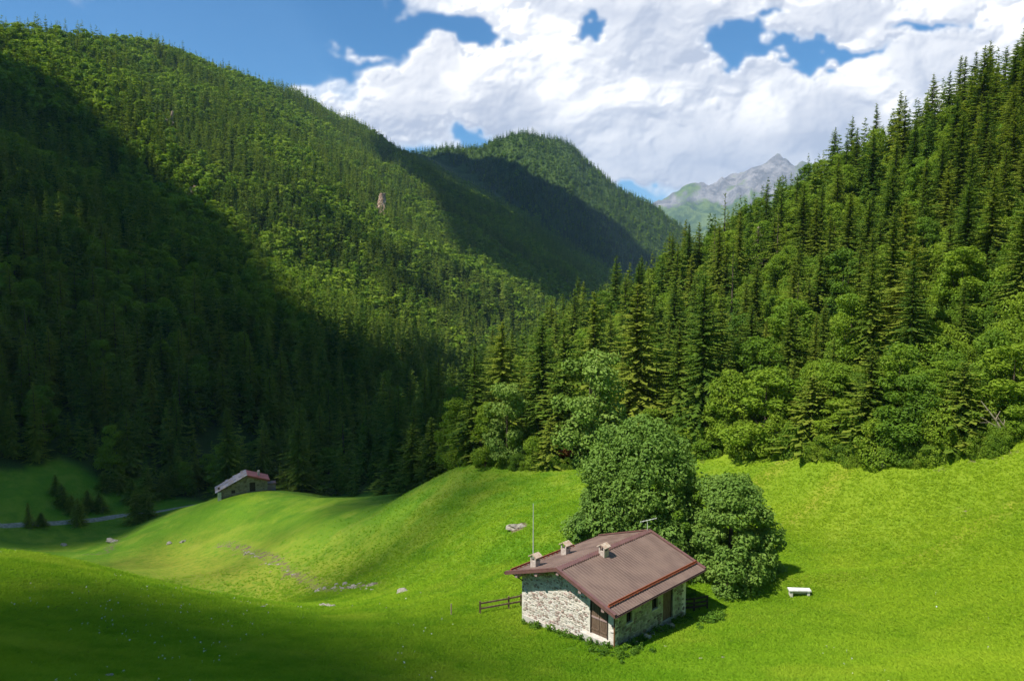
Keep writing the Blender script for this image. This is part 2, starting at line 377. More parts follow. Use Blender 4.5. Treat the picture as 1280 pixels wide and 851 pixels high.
class MB:
    """collects simple solids; build() links them as one mesh object"""
    def __init__(s): s.v = []; s.f = []; s.c = []; s.mi = []
    def add(s, V, Fc, c=None, mi=0):
        b = len(s.v); s.v += [tuple(v) for v in V]; s.f += [[b + i for i in f] for f in Fc]
        c = random.random() if c is None else c; s.c += [c] * len(Fc); s.mi += [mi] * len(Fc)
    def box(s, lo, hi, M_=None, c=None, jit=0.0):
        V = [Vector((x, y, z)) for z in (lo[2], hi[2]) for y in (lo[1], hi[1]) for x in (lo[0], hi[0])]
        if jit: V = [v + Vector([random.uniform(-jit, jit) for _ in range(3)]) for v in V]
        if M_ is not None: V = [M_ @ v for v in V]
        s.add(V, [[0, 2, 3, 1], [4, 5, 7, 6], [0, 1, 5, 4], [2, 6, 7, 3], [0, 4, 6, 2], [1, 3, 7, 5]], c)
    def beam(s, a, b, w, h=None, c=None, up=(0, 0, 1)):
        a, b = Vector(a), Vector(b); h = h or w; d = (b - a).normalized(); sx = d.cross(Vector(up))
        if sx.length < 1e-3: sx = d.cross(Vector((1, 0, 0)))
        sx.normalize(); sy = sx.cross(d).normalized()
        V = [p + sx * i * w / 2 + sy * j * h / 2 for p in (a, b) for i, j in ((-1, -1), (1, -1), (1, 1), (-1, 1))]
        s.add(V, [[3, 2, 1, 0], [4, 5, 6, 7], [0, 1, 5, 4], [1, 2, 6, 5], [2, 3, 7, 6], [3, 0, 4, 7]], c)
    def tube(s, pts, rad, n=8, c=None, cap=True):
        pts = [Vector(p) for p in pts]; rings = []; rad = rad if isinstance(rad, (list, tuple)) else [rad] * len(pts); V = []
        ref = Vector((.31, .2, .93))
        for i, p in enumerate(pts):
            d = (pts[min(i + 1, len(pts) - 1)] - pts[max(i - 1, 0)]).normalized()
            a = d.cross(ref if abs(d.dot(ref)) < .95 else Vector((1, 0, 0))).normalized(); b = d.cross(a)
            V += [p + (a * math.cos(2 * math.pi * k / n) + b * math.sin(2 * math.pi * k / n)) * rad[i] for k in range(n)]
        Fc = [[i * n + k, i * n + (k + 1) % n, (i + 1) * n + (k + 1) % n, (i + 1) * n + k] for i in range(len(pts) - 1) for k in range(n)]
        if cap: Fc += [list(range(n))[::-1], [(len(pts) - 1) * n + k for k in range(n)]]
        s.add(V, Fc, c)
    def prism(s, poly, ax, lo, hi, c=None):
        """extrude a 2-D polygon along axis ax (0=x: poly in y,z; 1=y: poly in x,z; 2=z)"""
        def pt(p, h): return (h, p[0], p[1]) if ax == 0 else ((p[0], h, p[1]) if ax == 1 else (p[0], p[1], h))
        n = len(poly); s.add([pt(p, lo) for p in poly] + [pt(p, hi) for p in poly],
            [list(range(n)), [n + i for i in range(n)][::-1]] + [[i, n + i, n + (i + 1) % n, (i + 1) % n] for i in range(n)], c)
    def mesh(s, name, mats, smooth=False):
        me = mesh_np(name, s.v, s.f, mats if isinstance(mats, list) else [mats], smooth, {'clump': ('FACE', s.c)}, s.mi)
        return me
    def build(s, name, mats, parent=None, smooth=False, loc=None):
        return link(name, s.mesh(name, mats, smooth), parent, loc)

# ------------------------------------------------------------------ land: one polar sheet, split at the edges of its kinds of ground
# edge of the woods seen from the meadow: y of the first trees as a function of x
edge_px = [(575,583),(620,582),(660,586),(700,587),(730,584),(800,574),(900,569),(1000,571),(1080,578),(1140,580),(1180,572),(1240,562),(1279,545)]
ex, ey, _ = hits([p[0] for p in edge_px], [p[1] for p in edge_px])
lx, ly, _ = hits([2, 30, 60, 90, 130, 170], [597, 588, 578, 590, 615, 618])
EX = np.concatenate([lx, [-220, -400, -95, -60, -40, -22, -12], ex, [90, 130, 300]])
EY = np.concatenate([ly, [ly[0] - 25, ly[0] - 60, 190, 180, 170, 158, 128], ey, [78, 20, -40]])
_o = np.argsort(EX); EX, EY = EX[_o], EY[_o]
def edge_y(x): return np.interp(x, EX, EY)
def in_woods(x, y, margin=0.0):
    return y > edge_y(x) + margin
# gully, bare patches, road
def segd(x, y, pts):
    best = np.full(np.shape(x), 1e9)
    for (ax, ay), (bx, by) in zip(pts[:-1], pts[1:]):
        dx, dy = bx - ax, by - ay; t = np.clip(((x - ax) * dx + (y - ay) * dy) / (dx * dx + dy * dy), 0, 1)
        best = np.minimum(best, np.hypot(x - ax - t * dx, y - ay - t * dy))
    return best
def wpts(px):
    x, y, z = hits([p[0] for p in px], [p[1] for p in px]); return list(zip(x, y))
road = wpts([(0,657),(40,655),(90,652),(155,644)]); road = [(road[0][0] - 60, road[0][1] + 2)] + road + [(road[-1][0] + 30, road[-1][1] + 16), (road[-1][0] + 50, road[-1][1] + 60)]
gul = wpts([(468,731),(440,733),(415,738),(385,724),(360,712),(330,694),(300,684),(275,680)])
strm = wpts([(112,692),(135,690),(140,678),(160,668)])
yellow_c = wpts([(300,715),(240,706),(370,735),(200,700)])
def masks(x, y):
    d = np.clip(1.15 - segd(x, y, gul) / 3.2, 0, 1) * .50 + np.clip(1 - segd(x, y, strm) / 4, 0, 1) * .55
    for (px, py, r, w) in bare: d = np.maximum(d, w * np.exp(-((x - px) ** 2 + (y - py) ** 2) / (r * r)))
    dr = np.clip(1 - segd(x, y, yellow_c) / 16, 0, 1) * .8  # yellower grass around these points
    for pl_, hh_, ww_ in CREASES[:3]: dr = np.maximum(dr, .8 * np.exp(-(segd(x, y, pl_) / 1.0) ** 2))  # and a yellower stripe along each crease
    return np.clip(d, 0, 1), dr
bare = []
for (u, v, r, w) in [(648,659,1.3,.75),(410,757,1.1,.62),(716,810,.8,.6),(965,718,1.6,.62),(1010,705,1.5,.5),(1185,578,1.6,.5),(1232,571,2.2,.52),(1268,559,2.5,.5),(975,574,1.2,.6),(860,752,1.0,.45),(1205,640,1.5,.5),(505,741,1.5,.5),(875,768,.8,.5)]:
    x, y, z = hit(u, v); bare.append((x, y, r, w))
def build_land():
    nr, na = GX.shape
    i0 = (np.arange(nr - 1)[:, None] * na + np.arange(na)[None]).ravel()
    i1 = (np.arange(nr - 1)[:, None] * na + (np.arange(na)[None] + 1) % na).ravel()
    Q = np.stack([i0, i0 + na, i1 + na, i1], 1)
    V = np.stack([GX.ravel(), GY.ravel(), GZ.ravel()], 1)
    fx = GX.ravel()[Q[:, 0]]; fy = GY.ravel()[Q[:, 0]]; fi = GI.ravel()[Q[:, 0]]
    rr = np.hypot(fx, fy); mead = (rr < 330) & (~in_woods(fx, fy, 9.0)) & (fi != 1)
    zn = np.array([{'near': 1, 'left': 1, 'mid': 2, 'far': 3, 'right': 4, 'back': 1}[z] for z in ZONES])[fi]
    zn = np.where(mead, 0, zn)
    names = ['meadow', 'forested_hillside', 'distant_hill', 'far_mountain', 'valley_slope']
    mt = [M['grass'], M['forest_ground'], M['forest_ground'], M['far'], M['forest_ground']]
    rock = np.zeros(len(V))
    for (px, py, r, w) in rocks_w: rock = np.maximum(rock, w * np.exp(-(((V[:, 0] - px) ** 2 + (V[:, 1] - py) ** 2) / (r * r)) ** 1.5))
    dirt, dry = masks(V[:, 0], V[:, 1])
    frs = sstep(1.0, 5.0, V[:, 1] - edge_y(V[:, 0])) 
    # one smooth normal field for the whole sheet, so that the pieces meet without a seam
    for k, nm in enumerate(names):
        sel = Q[zn == k]
        if not len(sel): continue
        used, inv = np.unique(sel, return_inverse=True); q = inv.reshape(sel.shape)
        me = mesh_np(nm, V[used], q[:, ::-1], [mt[k]], True, {'rock': ('POINT', rock[used]), 'dirt': ('POINT', dirt[used]), 'dry': ('POINT', dry[used]), 'forest': ('POINT', frs[used])})
        o = link(nm, me); o['kind'] = 'structure'
        o['label'] = {'meadow': 'rolling bright green alpine meadow around the stone hut', 'forested_hillside': 'steep wooded hillside on the left, partly in cloud shade', 'distant_hill': 'rounded wooded hill closing the valley',
                      'far_mountain': 'hazy blue rocky mountain in the distance', 'valley_slope': 'wooded slope rising behind the meadow on the right'}[nm]
rocks_w = []
for (u, v, r) in [(474,262,9),(212,152,6),(240,240,6)]:
    x, y, z = hit(u, v); rocks_w.append((x, y, r, 1.0))
build_land()
# gravel track across the valley floor
def build_track():
    pts = []
    for (ax, ay), (bx, by) in zip(road[:-1], road[1:]):
        for k in range(12): pts.append((ax + (bx - ax) * k / 12, ay + (by - ay) * k / 12))
    V = []; Fc = []; n = len(pts)
    xs = np.array(pts); tg = np.gradient(xs, axis=0); tg /= np.linalg.norm(tg, axis=1)[:, None]; nm = np.stack([-tg[:, 1], tg[:, 0]], 1)
    for k in range(-3, 4):
        q = xs + nm * (k / 3 * 1.05 + fbm(xs[:, 0] / 3, xs[:, 1] / 3 + k, 2, 3)[:, None] * .15)
        z = fast(q[:, 0], q[:, 1])[0] + (.10 if abs(k) < 3 else -.08)
        V += [(a, b, c) for (a, b), c in zip(q, z)]
    for j in range(6):
        for i in range(n - 1): Fc.append([j * n + i, j * n + i + 1, (j + 1) * n + i + 1, (j + 1) * n + i])
    me = mesh_np('gravel_path', V, Fc, [simple('gravel', (.20, .19, .14), (.34, .32, .25), 1.5, .95, .1, .5, .05)], True)
    tag(link('gravel_path', me), 'pale gravel track crossing the valley floor on the left', kind='structure')
build_track()
# ------------------------------------------------------------------ cumulus bank: cover, thickness and light of the cloud at (azimuth, elevation) in degrees
CB = [(860,110,260,95,1.3),(560,140,120,45,1.05),(470,118,80,20,.75),(700,70,130,60,1.0),(1130,90,130,75,1.0),(1000,150,160,70,1.1),(560,90,60,30,.5),(380,102,34,8,.65),
      (665,2,95,17,.95),(1000,14,260,22,1.0),(1240,50,60,60,1.0),(800,25,70,40,.8),(820,200,130,40,1.0),(600,60,60,22,.6),
      (447,73,36,7,1.15),(930,215,150,40,.7),(1200,130,90,50,.5),(436,0,24,6,.7),(1500,20,250,150,.8),(900,-200,500,120,.5),(900,-60,330,60,1.0),(700,175,60,40,.8),
      (744,26,26,16,-2.4),(925,47,30,19,-1.7),(990,68,75,13,-1.9),(1065,64,50,10,-1.5),(1155,42,36,9,-2.0),(1208,42,14,22,-1.6),(955,20,26,8,-1.0),(1150,122,50,24,-.75),
      (565,34,72,17,-1.9),(250,40,230,60,-1.6),(430,40,110,26,-1.1),(592,164,34,15,-2.3),(812,240,18,10,-2.2),(600,190,60,16,-.5),(870,34,30,5,-.4)]
def cloud_T(U, V):
    s = np.zeros(np.shape(U))
    wx = U + 26 * fbm(U / 60, V / 50, 6, 71, .6); wy = V + 16 * fbm(U / 60, V / 50, 6, 77, .6)
    for (a, b, ra, rb, w) in CB: s = s + w * np.exp(-((wx - a) / ra) ** 2 - ((wy - b) / rb) ** 2)
    s = np.minimum(s, 1.5)
    far = sstep(350, 900, np.abs(U - 700)) ; up = sstep(-120, -500, V)
    s = s * (1 - far) + far * .42; s = s * (1 - up) + up * .30
    x, y = U + 12 * fbm(U / 45, V / 40, 4, 91), V * 1.2 + 12 * fbm(U / 45, V / 40, 4, 95)
    n = fbm(x / 120, y / 90, 7, 85, .58)
    p = 0; pl = 0; a = 1.0; sc = 205.0
    for i in range(5):
        X, Y = x / sc + 7.7 * i, y / sc - 3.1 * i; ix, iy = np.floor(X), np.floor(Y); best = 0
        for jx in (-1, 0, 1):
            for jy in (-1, 0, 1):
                cx, cy_ = ix + jx, iy + jy
                d = (cx + _hash(cx, cy_, 131 + i) - X) ** 2 + (cy_ + _hash(cx, cy_, 151 + i) - Y) ** 2
                best = best + np.exp(-9 * (d + .35 * _hash(cx, cy_, 171 + i)))
        best = -np.log(best) / 9 + .1
        p = p + a * (.62 - best); pl = pl + (a * (.62 - best) if i < 3 else 0); a *= .54; sc *= .5
    T = s * 1.05 - .50 + n * .42 + p * .26
    return T, s, p, n, pl
def shift(A, dy, dx):
    """A sampled dx, dy cells away, edges held"""
    iy = np.clip(np.arange(A.shape[0]) + int(round(dy)), 0, A.shape[0] - 1); ix = np.clip(np.arange(A.shape[1]) + int(round(dx)), 0, A.shape[1] - 1)
    return A[iy][:, ix]
def clouds_grid(U, V, step):
    T, s, p, n, pl = cloud_T(U, V)
    cov = sstep(-.26, .46, T) ** .8
    for _ in range(5): cov = (cov * 2 + shift(cov, 1, 0) + shift(cov, -1, 0) + shift(cov, 0, 1) + shift(cov, 0, -1)) / 6
    h = np.sqrt(np.clip(s - .45, 0, .6)) * 30 + pl * 46 + p * 3 + n * 5          # relief of the cloud face, in pixels
    gy, gx = np.gradient(h, step, step)
    nrm = np.sqrt(1 + gx * gx + gy * gy); lam = (-gx * -.50 + -gy * -.62 + .60) / nrm
    occ = 0
    for st in (5, 10, 18, 30, 48):
        occ = np.maximum(occ, (shift(h, -.78 * st / step, -.62 * st / step) - h) / st - .75)
    lit = np.clip(lam, 0, 1) * (1 - .85 * sstep(0, .9, occ))
    cre = sstep(-.5, .6, p + .3 * n)
    big = fbm(U / 130 + 4, V / 75 + 2, 4, 121)
    L = .16 + .26 * cre + .74 * lit
    L = L * (1 - .50 * sstep(-.3, .45, big) * sstep(.2, .6, T)) * (1 - .52 * sstep(90, 225, V) * sstep(.05, .5, T))
    L = np.where(T < .25, L + (.75 - L) * (1 - sstep(0, .25, T)) * .6, L)
    for (a_, b_, ra_, rb_, w_) in ((910, 190, 150, 42, .42), (800, 20, 70, 16, .38), (690, 150, 80, 34, .22), (1010, 110, 60, 26, .2), (620, 110, 60, 20, .15), (1130, 20, 110, 14, .25)):
        L = L * (1 - w_ * np.exp(-((U - a_) / ra_) ** 2 - ((V - b_) / rb_) ** 2))
    for _ in range(2): L = (L * 2 + shift(L, 1, 0) + shift(L, -1, 0) + shift(L, 0, 1) + shift(L, 0, -1)) / 6
    return T, cov, np.clip(L, 0, 1.05)

def build_clouds():
    st = 1.25
    us = np.concatenate([np.arange(-2600, -40, 20.0), np.arange(-40, 1320, st), np.arange(1320, 3900, 20.0)])
    vs = np.concatenate([np.arange(-2400, -50, 18.0), np.arange(-50, 345, st)])
    U, V = np.meshgrid(us, vs); T, cov, L = clouds_grid(U, V, st)
    cov = cov * sstep(345, 325, V) * sstep(-2400, -2000, V) * sstep(-2600, -2200, U) * sstep(3900, 3500, U)
    a, b, c = ray(U, V); k = 17000 / np.sqrt(a * a + b * b + c * c)
    P = np.stack([(a * k).ravel(), (b * k).ravel(), (c * k).ravel()], 1); nr, nc = U.shape
    i = (np.arange(nr - 1)[:, None] * nc + np.arange(nc - 1)[None]).ravel(); Q = np.stack([i, i + 1, i + nc + 1, i + nc], 1)
    cf = cov.ravel(); Q = Q[(cf[Q].max(1) > .004)]
    used, inv = np.unique(Q, return_inverse=True)
    m, t, o = mat('cloud'); cv = attr(t, 'cover').outputs['Fac']; lt = attr(t, 'light').outputs['Fac']
    c_ = t.mix(t.ramp(lt, .15, .95, smooth=False), (.40, .435, .52), (1.08, 1.045, .99))
    e = t.node('ShaderNodeEmission'); t.l.new(c_, e.inputs[0]); e.inputs[1].default_value = 1.0
    tr = t.node('ShaderNodeBsdfTransparent'); mx = t.node('ShaderNodeMixShader'); t.l.new(cv, mx.inputs[0]); t.l.new(tr.outputs[0], mx.inputs[1]); t.l.new(e.outputs[0], mx.inputs[2]); t.l.new(mx.outputs[0], o.inputs[0])
    try: m.cycles.emission_sampling = 'NONE'
    except Exception: pass
    me = mesh_np('sky_clouds', P[used], inv.reshape(Q.shape), [m], True, {'cover': ('POINT', cf[used]), 'light': ('POINT', L.ravel()[used])})
    tag(link('sky_clouds', me), 'bank of white and grey cumulus above the valley', kind='structure')
build_clouds()
# ------------------------------------------------------------------ unseen overhead cloud, its outline and pores shaped to throw the wanted shade
CLOUD_Z = 1500.0
def inside(px, py, poly):
    r = np.zeros(px.shape, bool); n = len(poly)
    for i in range(n):
        x1, y1 = poly[i]; x2, y2 = poly[(i + 1) % n]
        c = ((y1 > py) != (y2 > py)) & (px < (x2 - x1) * (py - y1) / (y2 - y1 + 1e-9) + x1); r ^= c
    return r
def shade_clouds():
    mb_v = []; mb_f = []; base = 0
    def layer(poly, cell, lift, thick, porous=0.0, step=3.0, seed=1, grow=0, thr=.42, start=150.0):
        nonlocal base
        xs = [p[0] for p in poly]; ys = [p[1] for p in poly]
        U, V = np.meshgrid(np.arange(min(xs), max(xs) + step, step), np.arange(min(ys), max(ys) + step, step * .6)); U = U.ravel(); V = V.ravel()
        m = inside(U, V, poly); U, V = U[m], V[m]
        x, y, z = hits(U, V, lift, start); ok = ~np.isnan(x); x, y, z = x[ok], y[ok], z[ok] + lift
        k = (CLOUD_Z - z) / to_sun.z; X = x + to_sun.x * k; Y = y + to_sun.y * k
        x0, y0 = X.min() - 6 * cell, Y.min() - 6 * cell; nx = int((X.max() - x0) / cell) + 7; ny = int((Y.max() - y0) / cell) + 7
        G = np.zeros((ny, nx)); G[((Y - y0) / cell).astype(int), ((X - x0) / cell).astype(int)] = 1
        def blur(A, n):
            for _ in range(n):
                A = (A + np.roll(A, 1, 0) + np.roll(A, -1, 0) + np.roll(A, 1, 1) + np.roll(A, -1, 1)) / 5
            return A
        G = blur((blur(G, 2) > .12).astype(float), 3 + grow)
        gx, gy = np.meshgrid(x0 + np.arange(nx) * cell, y0 + np.arange(ny) * cell)
        f = G - thr + fbm(gx / (cell * 7), gy / (cell * 7), 3, seed) * .13
        if porous: f = np.where(f > 0, np.where(_hash(np.arange(nx)[None] + np.zeros((ny, 1)), np.arange(ny)[:, None] + np.zeros((1, nx)), seed) > porous, .3, -1), -1)
        inn = f > 0
        cells = inn[:-1, :-1] & inn[1:, :-1] & inn[:-1, 1:] & inn[1:, 1:] if not porous else inn[:-1, :-1]
        d = np.clip(blur(inn.astype(float), 4) * 2 - .8, 0.02, 1)
        zt = CLOUD_Z + thick * d * (.7 + .5 * (1 - np.abs(fbm(gx / (cell * 6), gy / (cell * 6), 4, seed + 3)))) ; zb = CLOUD_Z - thick * .12 * d + 0 * gx
        n = nx * ny; top = np.stack([gx.ravel(), gy.ravel(), zt.ravel()], 1); bot = np.stack([gx.ravel(), gy.ravel(), zb.ravel()], 1)
        jy, jx = np.nonzero(cells); i = jy * nx + jx
        ft = np.stack([i, i + 1, i + nx + 1, i + nx], 1); fb = np.stack([i, i + nx, i + nx + 1, i + 1], 1) + n
        F_ = [ft, fb]
        for (dy, dx, a, b) in ((0, -1, 0, nx), (0, 1, nx + 1, 1), (-1, 0, 1, 0), (1, 0, nx, nx + 1)):
            nb = np.zeros_like(cells); sy, sx = jy + dy, jx + dx; okk = (sy >= 0) & (sx >= 0) & (sy < cells.shape[0]) & (sx < cells.shape[1])
            e = np.ones(len(jy), bool); e[okk] = ~cells[sy[okk], sx[okk]]
            ii = i[e]; F_.append(np.stack([ii + a, ii + b, ii + b + n, ii + a + n], 1))
        Fa = np.concatenate(F_); Va = np.concatenate([top, bot]); used, inv = np.unique(Fa, return_inverse=True)
        mb_v.append(Va[used]); mb_f.append(inv.reshape(Fa.shape) + base); base += len(used)
    layer([(-90,66),(0,74),(60,98),(100,135),(145,195),(235,252),(275,296),(300,345),(322,400),(365,440),(430,462),(520,468),(560,440),(585,455),(572,520),(560,575),(500,590),(410,570),(360,520),(225,520),(140,575),(-90,595)], 10, 10, 20, .07, seed=3, thr=.52)
    layer([(-90,560),(110,560),(190,585),(185,630),(160,655),(60,664),(-90,668)], 5, 0, 8, .04, seed=4, step=6, thr=.3)
    layer([(470,500),(556,455),(562,500),(562,560),(552,590),(500,604),(450,600)], 4, 9, 6, .06, seed=6, step=3, thr=.25, start=114.0)
    layer([(225,505),(350,505),(410,555),(410,590),(365,566),(310,543),(240,545),(200,540)], 5, 8, 6, .1, seed=8, step=3, thr=.3)
    layer([(-90,742),(60,738),(150,750),(250,772),(340,797),(430,822),(520,851),(570,905),(-90,905)], 3.0, 0, 10, seed=5, step=6)
    layer([(470,178),(545,192),(600,200),(650,212),(700,240),(760,280),(818,322),(796,350),(740,364),(700,378),(684,374),(645,328),(600,288),(560,250),(520,215)], 30, 8, 40, step=2, seed=7, thr=.62)
    layer([(330,240),(400,262),(470,300),(545,338),(560,356),(520,352),(440,325),(370,290)], 13, 10, 14, .62, seed=9, step=2)
    layer([(160,650),(300,600),(400,605),(520,618),(560,600),(575,610),(540,650),(480,695),(440,718),(330,704),(200,690),(0,690),(0,650)], 5.0, 0, 5, .62, seed=11)
    layer([(450,705),(470,675),(530,642),(585,612),(600,612),(570,645),(498,690)], 5.0, 0, 5, .66, seed=13)
    layer([(-60,690),(100,700),(200,728),(330,772),(330,797),(250,772),(150,750),(60,738),(-60,742)], 4.0, 0, 5, .78, seed=15)
    m, t, o = mat('shade_cloud'); bsdf(t, o, (.85, .86, .88), 1.0, 0.0)
    me = mesh_np('shade_clouds_mesh', np.concatenate(mb_v), np.concatenate(mb_f), [m], False)
    tag(link('shade_clouds', me), kind='structure')
shade_clouds()

# ------------------------------------------------------------------ tree builders
def rot2(v, a): return np.array([v[0] * math.cos(a) - v[1] * math.sin(a), v[0] * math.sin(a) + v[1] * math.cos(a)])
def spruce_crown(seed, Hh=20.0, Rr=3.1, dz=.5, nb=8, segs=5, bare=.05, ragged=.25, thin=0.0, fan=1.0):
    rg = random.Random(seed); V = []; Fc = []; C = []
    z = Hh * bare
    ph0 = rg.uniform(0, 6.28); ph1 = rg.uniform(-.5, .5); asym = rg.uniform(.08, .3)
    while z < Hh * .985:
        t = z / Hh; prof = Rr * min(1.0, (1 - t) ** .82 * 1.06) * (1 if t > .12 else .72 + 2.3 * t) + .12
        n = max(4, int(nb * (.55 + .45 * (1 - t)) + .5)); a0 = rg.random() * 6.28; whorl = rg.uniform(1 - ragged, 1 + ragged * .6)
        for k in range(n):
            if rg.random() < thin: continue
            a = a0 + 6.283 * k / n + rg.uniform(-.3, .3); L = prof * whorl * rg.uniform(.66, 1.14) * (1 + asym * math.cos(a - ph0 - ph1 * z))
            ca, sa = math.cos(a), math.sin(a); up = .55 * t * t - .08 - .32 * (1 - t) + rg.uniform(-.13, .13); z0 = z + rg.uniform(-.9, .9) * dz; bc = rg.random()
            prev = None; nseg = max(2, int(segs * min(1, L / 1.6) + .5))
            for i in range(nseg + 1):
                s = i / nseg; rr = L * s; zz = z0 + L * (up * s - .22 * s * s + .16 * s ** 3)
                p = (ca * rr, sa * rr, zz)
                if prev is not None:
                    w = fan * (L * .34 * (1 - s * .75) + .16); c = min(1, max(0, bc * .55 + rg.random() * .45))
                    m_ = ((prev[0] + p[0]) / 2, (prev[1] + p[1]) / 2, (prev[2] + p[2]) / 2)
                    for sg in (-1, 1):
                        q = rg.uniform(.75, 1.25) * w; f = rg.uniform(.3, .9) * w
                        tip = (m_[0] - sg * sa * q + ca * f, m_[1] + sg * ca * q + sa * f, m_[2] - rg.uniform(.25, .95) * w)
                        b = len(V); V += [prev, p, tip]; Fc.append((b, b + 1, b + 2) if sg > 0 else (b + 1, b, b + 2)); C.append(c)
                    dn = rg.uniform(.5, 1.3) * w
                    tip = (m_[0] + ca * .35 * w + rg.uniform(-.3, .3) * w, m_[1] + sa * .35 * w + rg.uniform(-.3, .3) * w, m_[2] - dn)
                    b = len(V); V += [prev, p, tip]; Fc.append((b, b + 1, b + 2)); C.append(c * .8)
                prev = p
            b = len(V); w = .16 * L + .1
            V += [(prev[0] + sa * w * .6, prev[1] - ca * w * .6, prev[2]), (prev[0] - sa * w * .6, prev[1] + ca * w * .6, prev[2]), (prev[0] + ca * w * 1.4, prev[1] + sa * w * 1.4, prev[2] - .3 * w)]
            Fc.append((b, b + 1, b + 2)); C.append(min(1, bc + .25))
        z += dz * (1.0 - .35 * t) * rg.uniform(.85, 1.15)
    for k in range(5):
        a = 6.28 * k / 5; b = len(V); V += [(math.cos(a) * .13, math.sin(a) * .13, Hh * .955), (math.cos(a + 1.2) * .13, math.sin(a + 1.2) * .13, Hh * .955), (0, 0, Hh * 1.0)]; Fc.append((b, b + 1, b + 2)); C.append(.6)
    return np.array(V), np.array(Fc, np.int32), np.array(C)
def crown_mesh(name, data, mats): return mesh_np(name, data[0], data[1], mats, False, {'clump': ('FACE', data[2])})
def spruce_trunk(name, Hh=20.0, r=.26):
    mb = MB(); mb.tube([(0, 0, -.8), (0, 0, .4), (.03, 0, Hh * .3), (-.03, .03, Hh * .65), (0, 0, Hh * .97)], [r * 1.35, r, r * .8, r * .42, .02], 7, cap=False)
    return mb.mesh(name, M['bark'], True)
def leaf_crown(seed, Hh=9.0, Rr=3.2, lobes=22, n=6000, leaf=.2, base=.12, shape='round', lump=.36, gap=.25, lobe_list=None):
    rg = np.random.RandomState(seed); cs = []
    for i in range(lobes):
        for _ in range(40):
            h = rg.uniform(base, 1.0) ; t = (h - base) / (1 - base)
            if shape == 'round': prof = math.sqrt(max(0, 1 - (t * 1.75 - .80) ** 2)) if t > .03 else .5
            elif shape == 'dome': prof = math.sqrt(max(0, 1 - t ** 2.0)) * (.9 + .1 * t)
            elif shape == 'cone': prof = (1 - t) ** .65 * (1 if t > .18 else .75 + t) + .06
            else: prof = min(1, .75 + t) * math.sqrt(max(0, 1 - max(0, t - .35) ** 2 / .44))
            a = rg.uniform(0, 6.283); q = math.sqrt(rg.uniform(.1 if shape != 'dome' else .45, 1)); r = Rr * prof * q * (.80 if shape != 'dome' else .86)
            lr = Rr * lump * rg.uniform(.7, 1.25) * (.75 + .35 * (1 - t))
            c = np.array([math.cos(a) * r, math.sin(a) * r, min(Hh * h, Hh - lr * .55)])
            if all(np.linalg.norm(c - d[0]) > .55 * (lr + d[1]) * .8 for d in cs): break
        c[:2] *= 1 + (.16 * math.sin(a * 3 + seed) + .10 * math.sin(a * 5 + h * 7)); cs.append((c, lr * rg.uniform(.8, 1.2), rg.uniform(0, 1)))
    w = np.array([c[1] ** 2 for c in cs]); w /= w.sum(); P = []; N = []; C = []
    for (c, lr, tone), k in zip(cs, (w * n * 1.5).astype(int)):
        d = rg.normal(size=(k, 3)); d /= np.linalg.norm(d, axis=1)[:, None]
        sc = 1 + .22 * fbm(d[:, 0] * 2.2 + c[0], d[:, 1] * 2.2 + d[:, 2] * 1.7 + c[1], 3, seed % 50)
        rad = lr * sc * (1 - gap * rg.random(k) ** 2)
        P.append(c + d * rad[:, None] * [1.08, 1.08, .86]); N.append(d); C.append(np.full(k, tone) * .5 + .5 * rg.random(k))
    P = np.concatenate(P); N = np.concatenate(N); C = np.concatenate(C); keep = np.ones(len(P), bool)
    for (c, lr, _) in cs:
        keep &= ((P - c) / [1.08, 1.08, .86]) .__pow__(2).sum(1) > (lr * .62) ** 2
    P, N, C = P[keep], N[keep], C[keep]
    if len(P) > n: s = rg.permutation(len(P))[:n]; P, N, C = P[s], N[s], C[s]
    k = len(P); nn = N * .8 + rg.normal(size=(k, 3)) * .55 + [0, 0, .45]; nn /= np.linalg.norm(nn, axis=1)[:, None]
    a = np.cross(nn, rg.normal(size=(k, 3))); a /= np.linalg.norm(a, axis=1)[:, None]; b = np.cross(nn, a)
    s = (leaf * rg.uniform(.6, 1.35, k))[:, None]
    V = np.stack([P - a * s, P + b * s * .55 - nn * s * .15, P + a * s * 1.05, P - b * s * .55 - nn * s * .15], 1).reshape(-1, 3)
    Q = np.arange(4 * k, dtype=np.int32).reshape(k, 4)
    return (V, Q, C), cs
def leaf_trunk(name, cs, Hh, r=.22, seed=1):
    mb = MB(); rg = random.Random(seed); z0 = Hh * .18
    mb.tube([(0, 0, -.7), (.02, 0, z0 * .5), (.05, .03, z0), (0, .05, Hh * .55), (.05, 0, Hh * .82)], [r * 1.4, r, r * .85, r * .45, r * .1], 8, cap=False)
    for c, lr, _ in sorted(cs, key=lambda q: -q[1])[:10]:
        zz = min(max(z0, c[2] * .55), Hh * .6); p0 = Vector((0, 0, zz)); p1 = Vector(c); pm = (p0 + p1) / 2 + Vector((rg.uniform(-.2, .2), rg.uniform(-.2, .2), -.05 * Hh))
        mb.tube([p0, pm, p1], [r * .42, r * .25, r * .08], 5, cap=False)
    return mb.mesh(name, M['bark'], True)

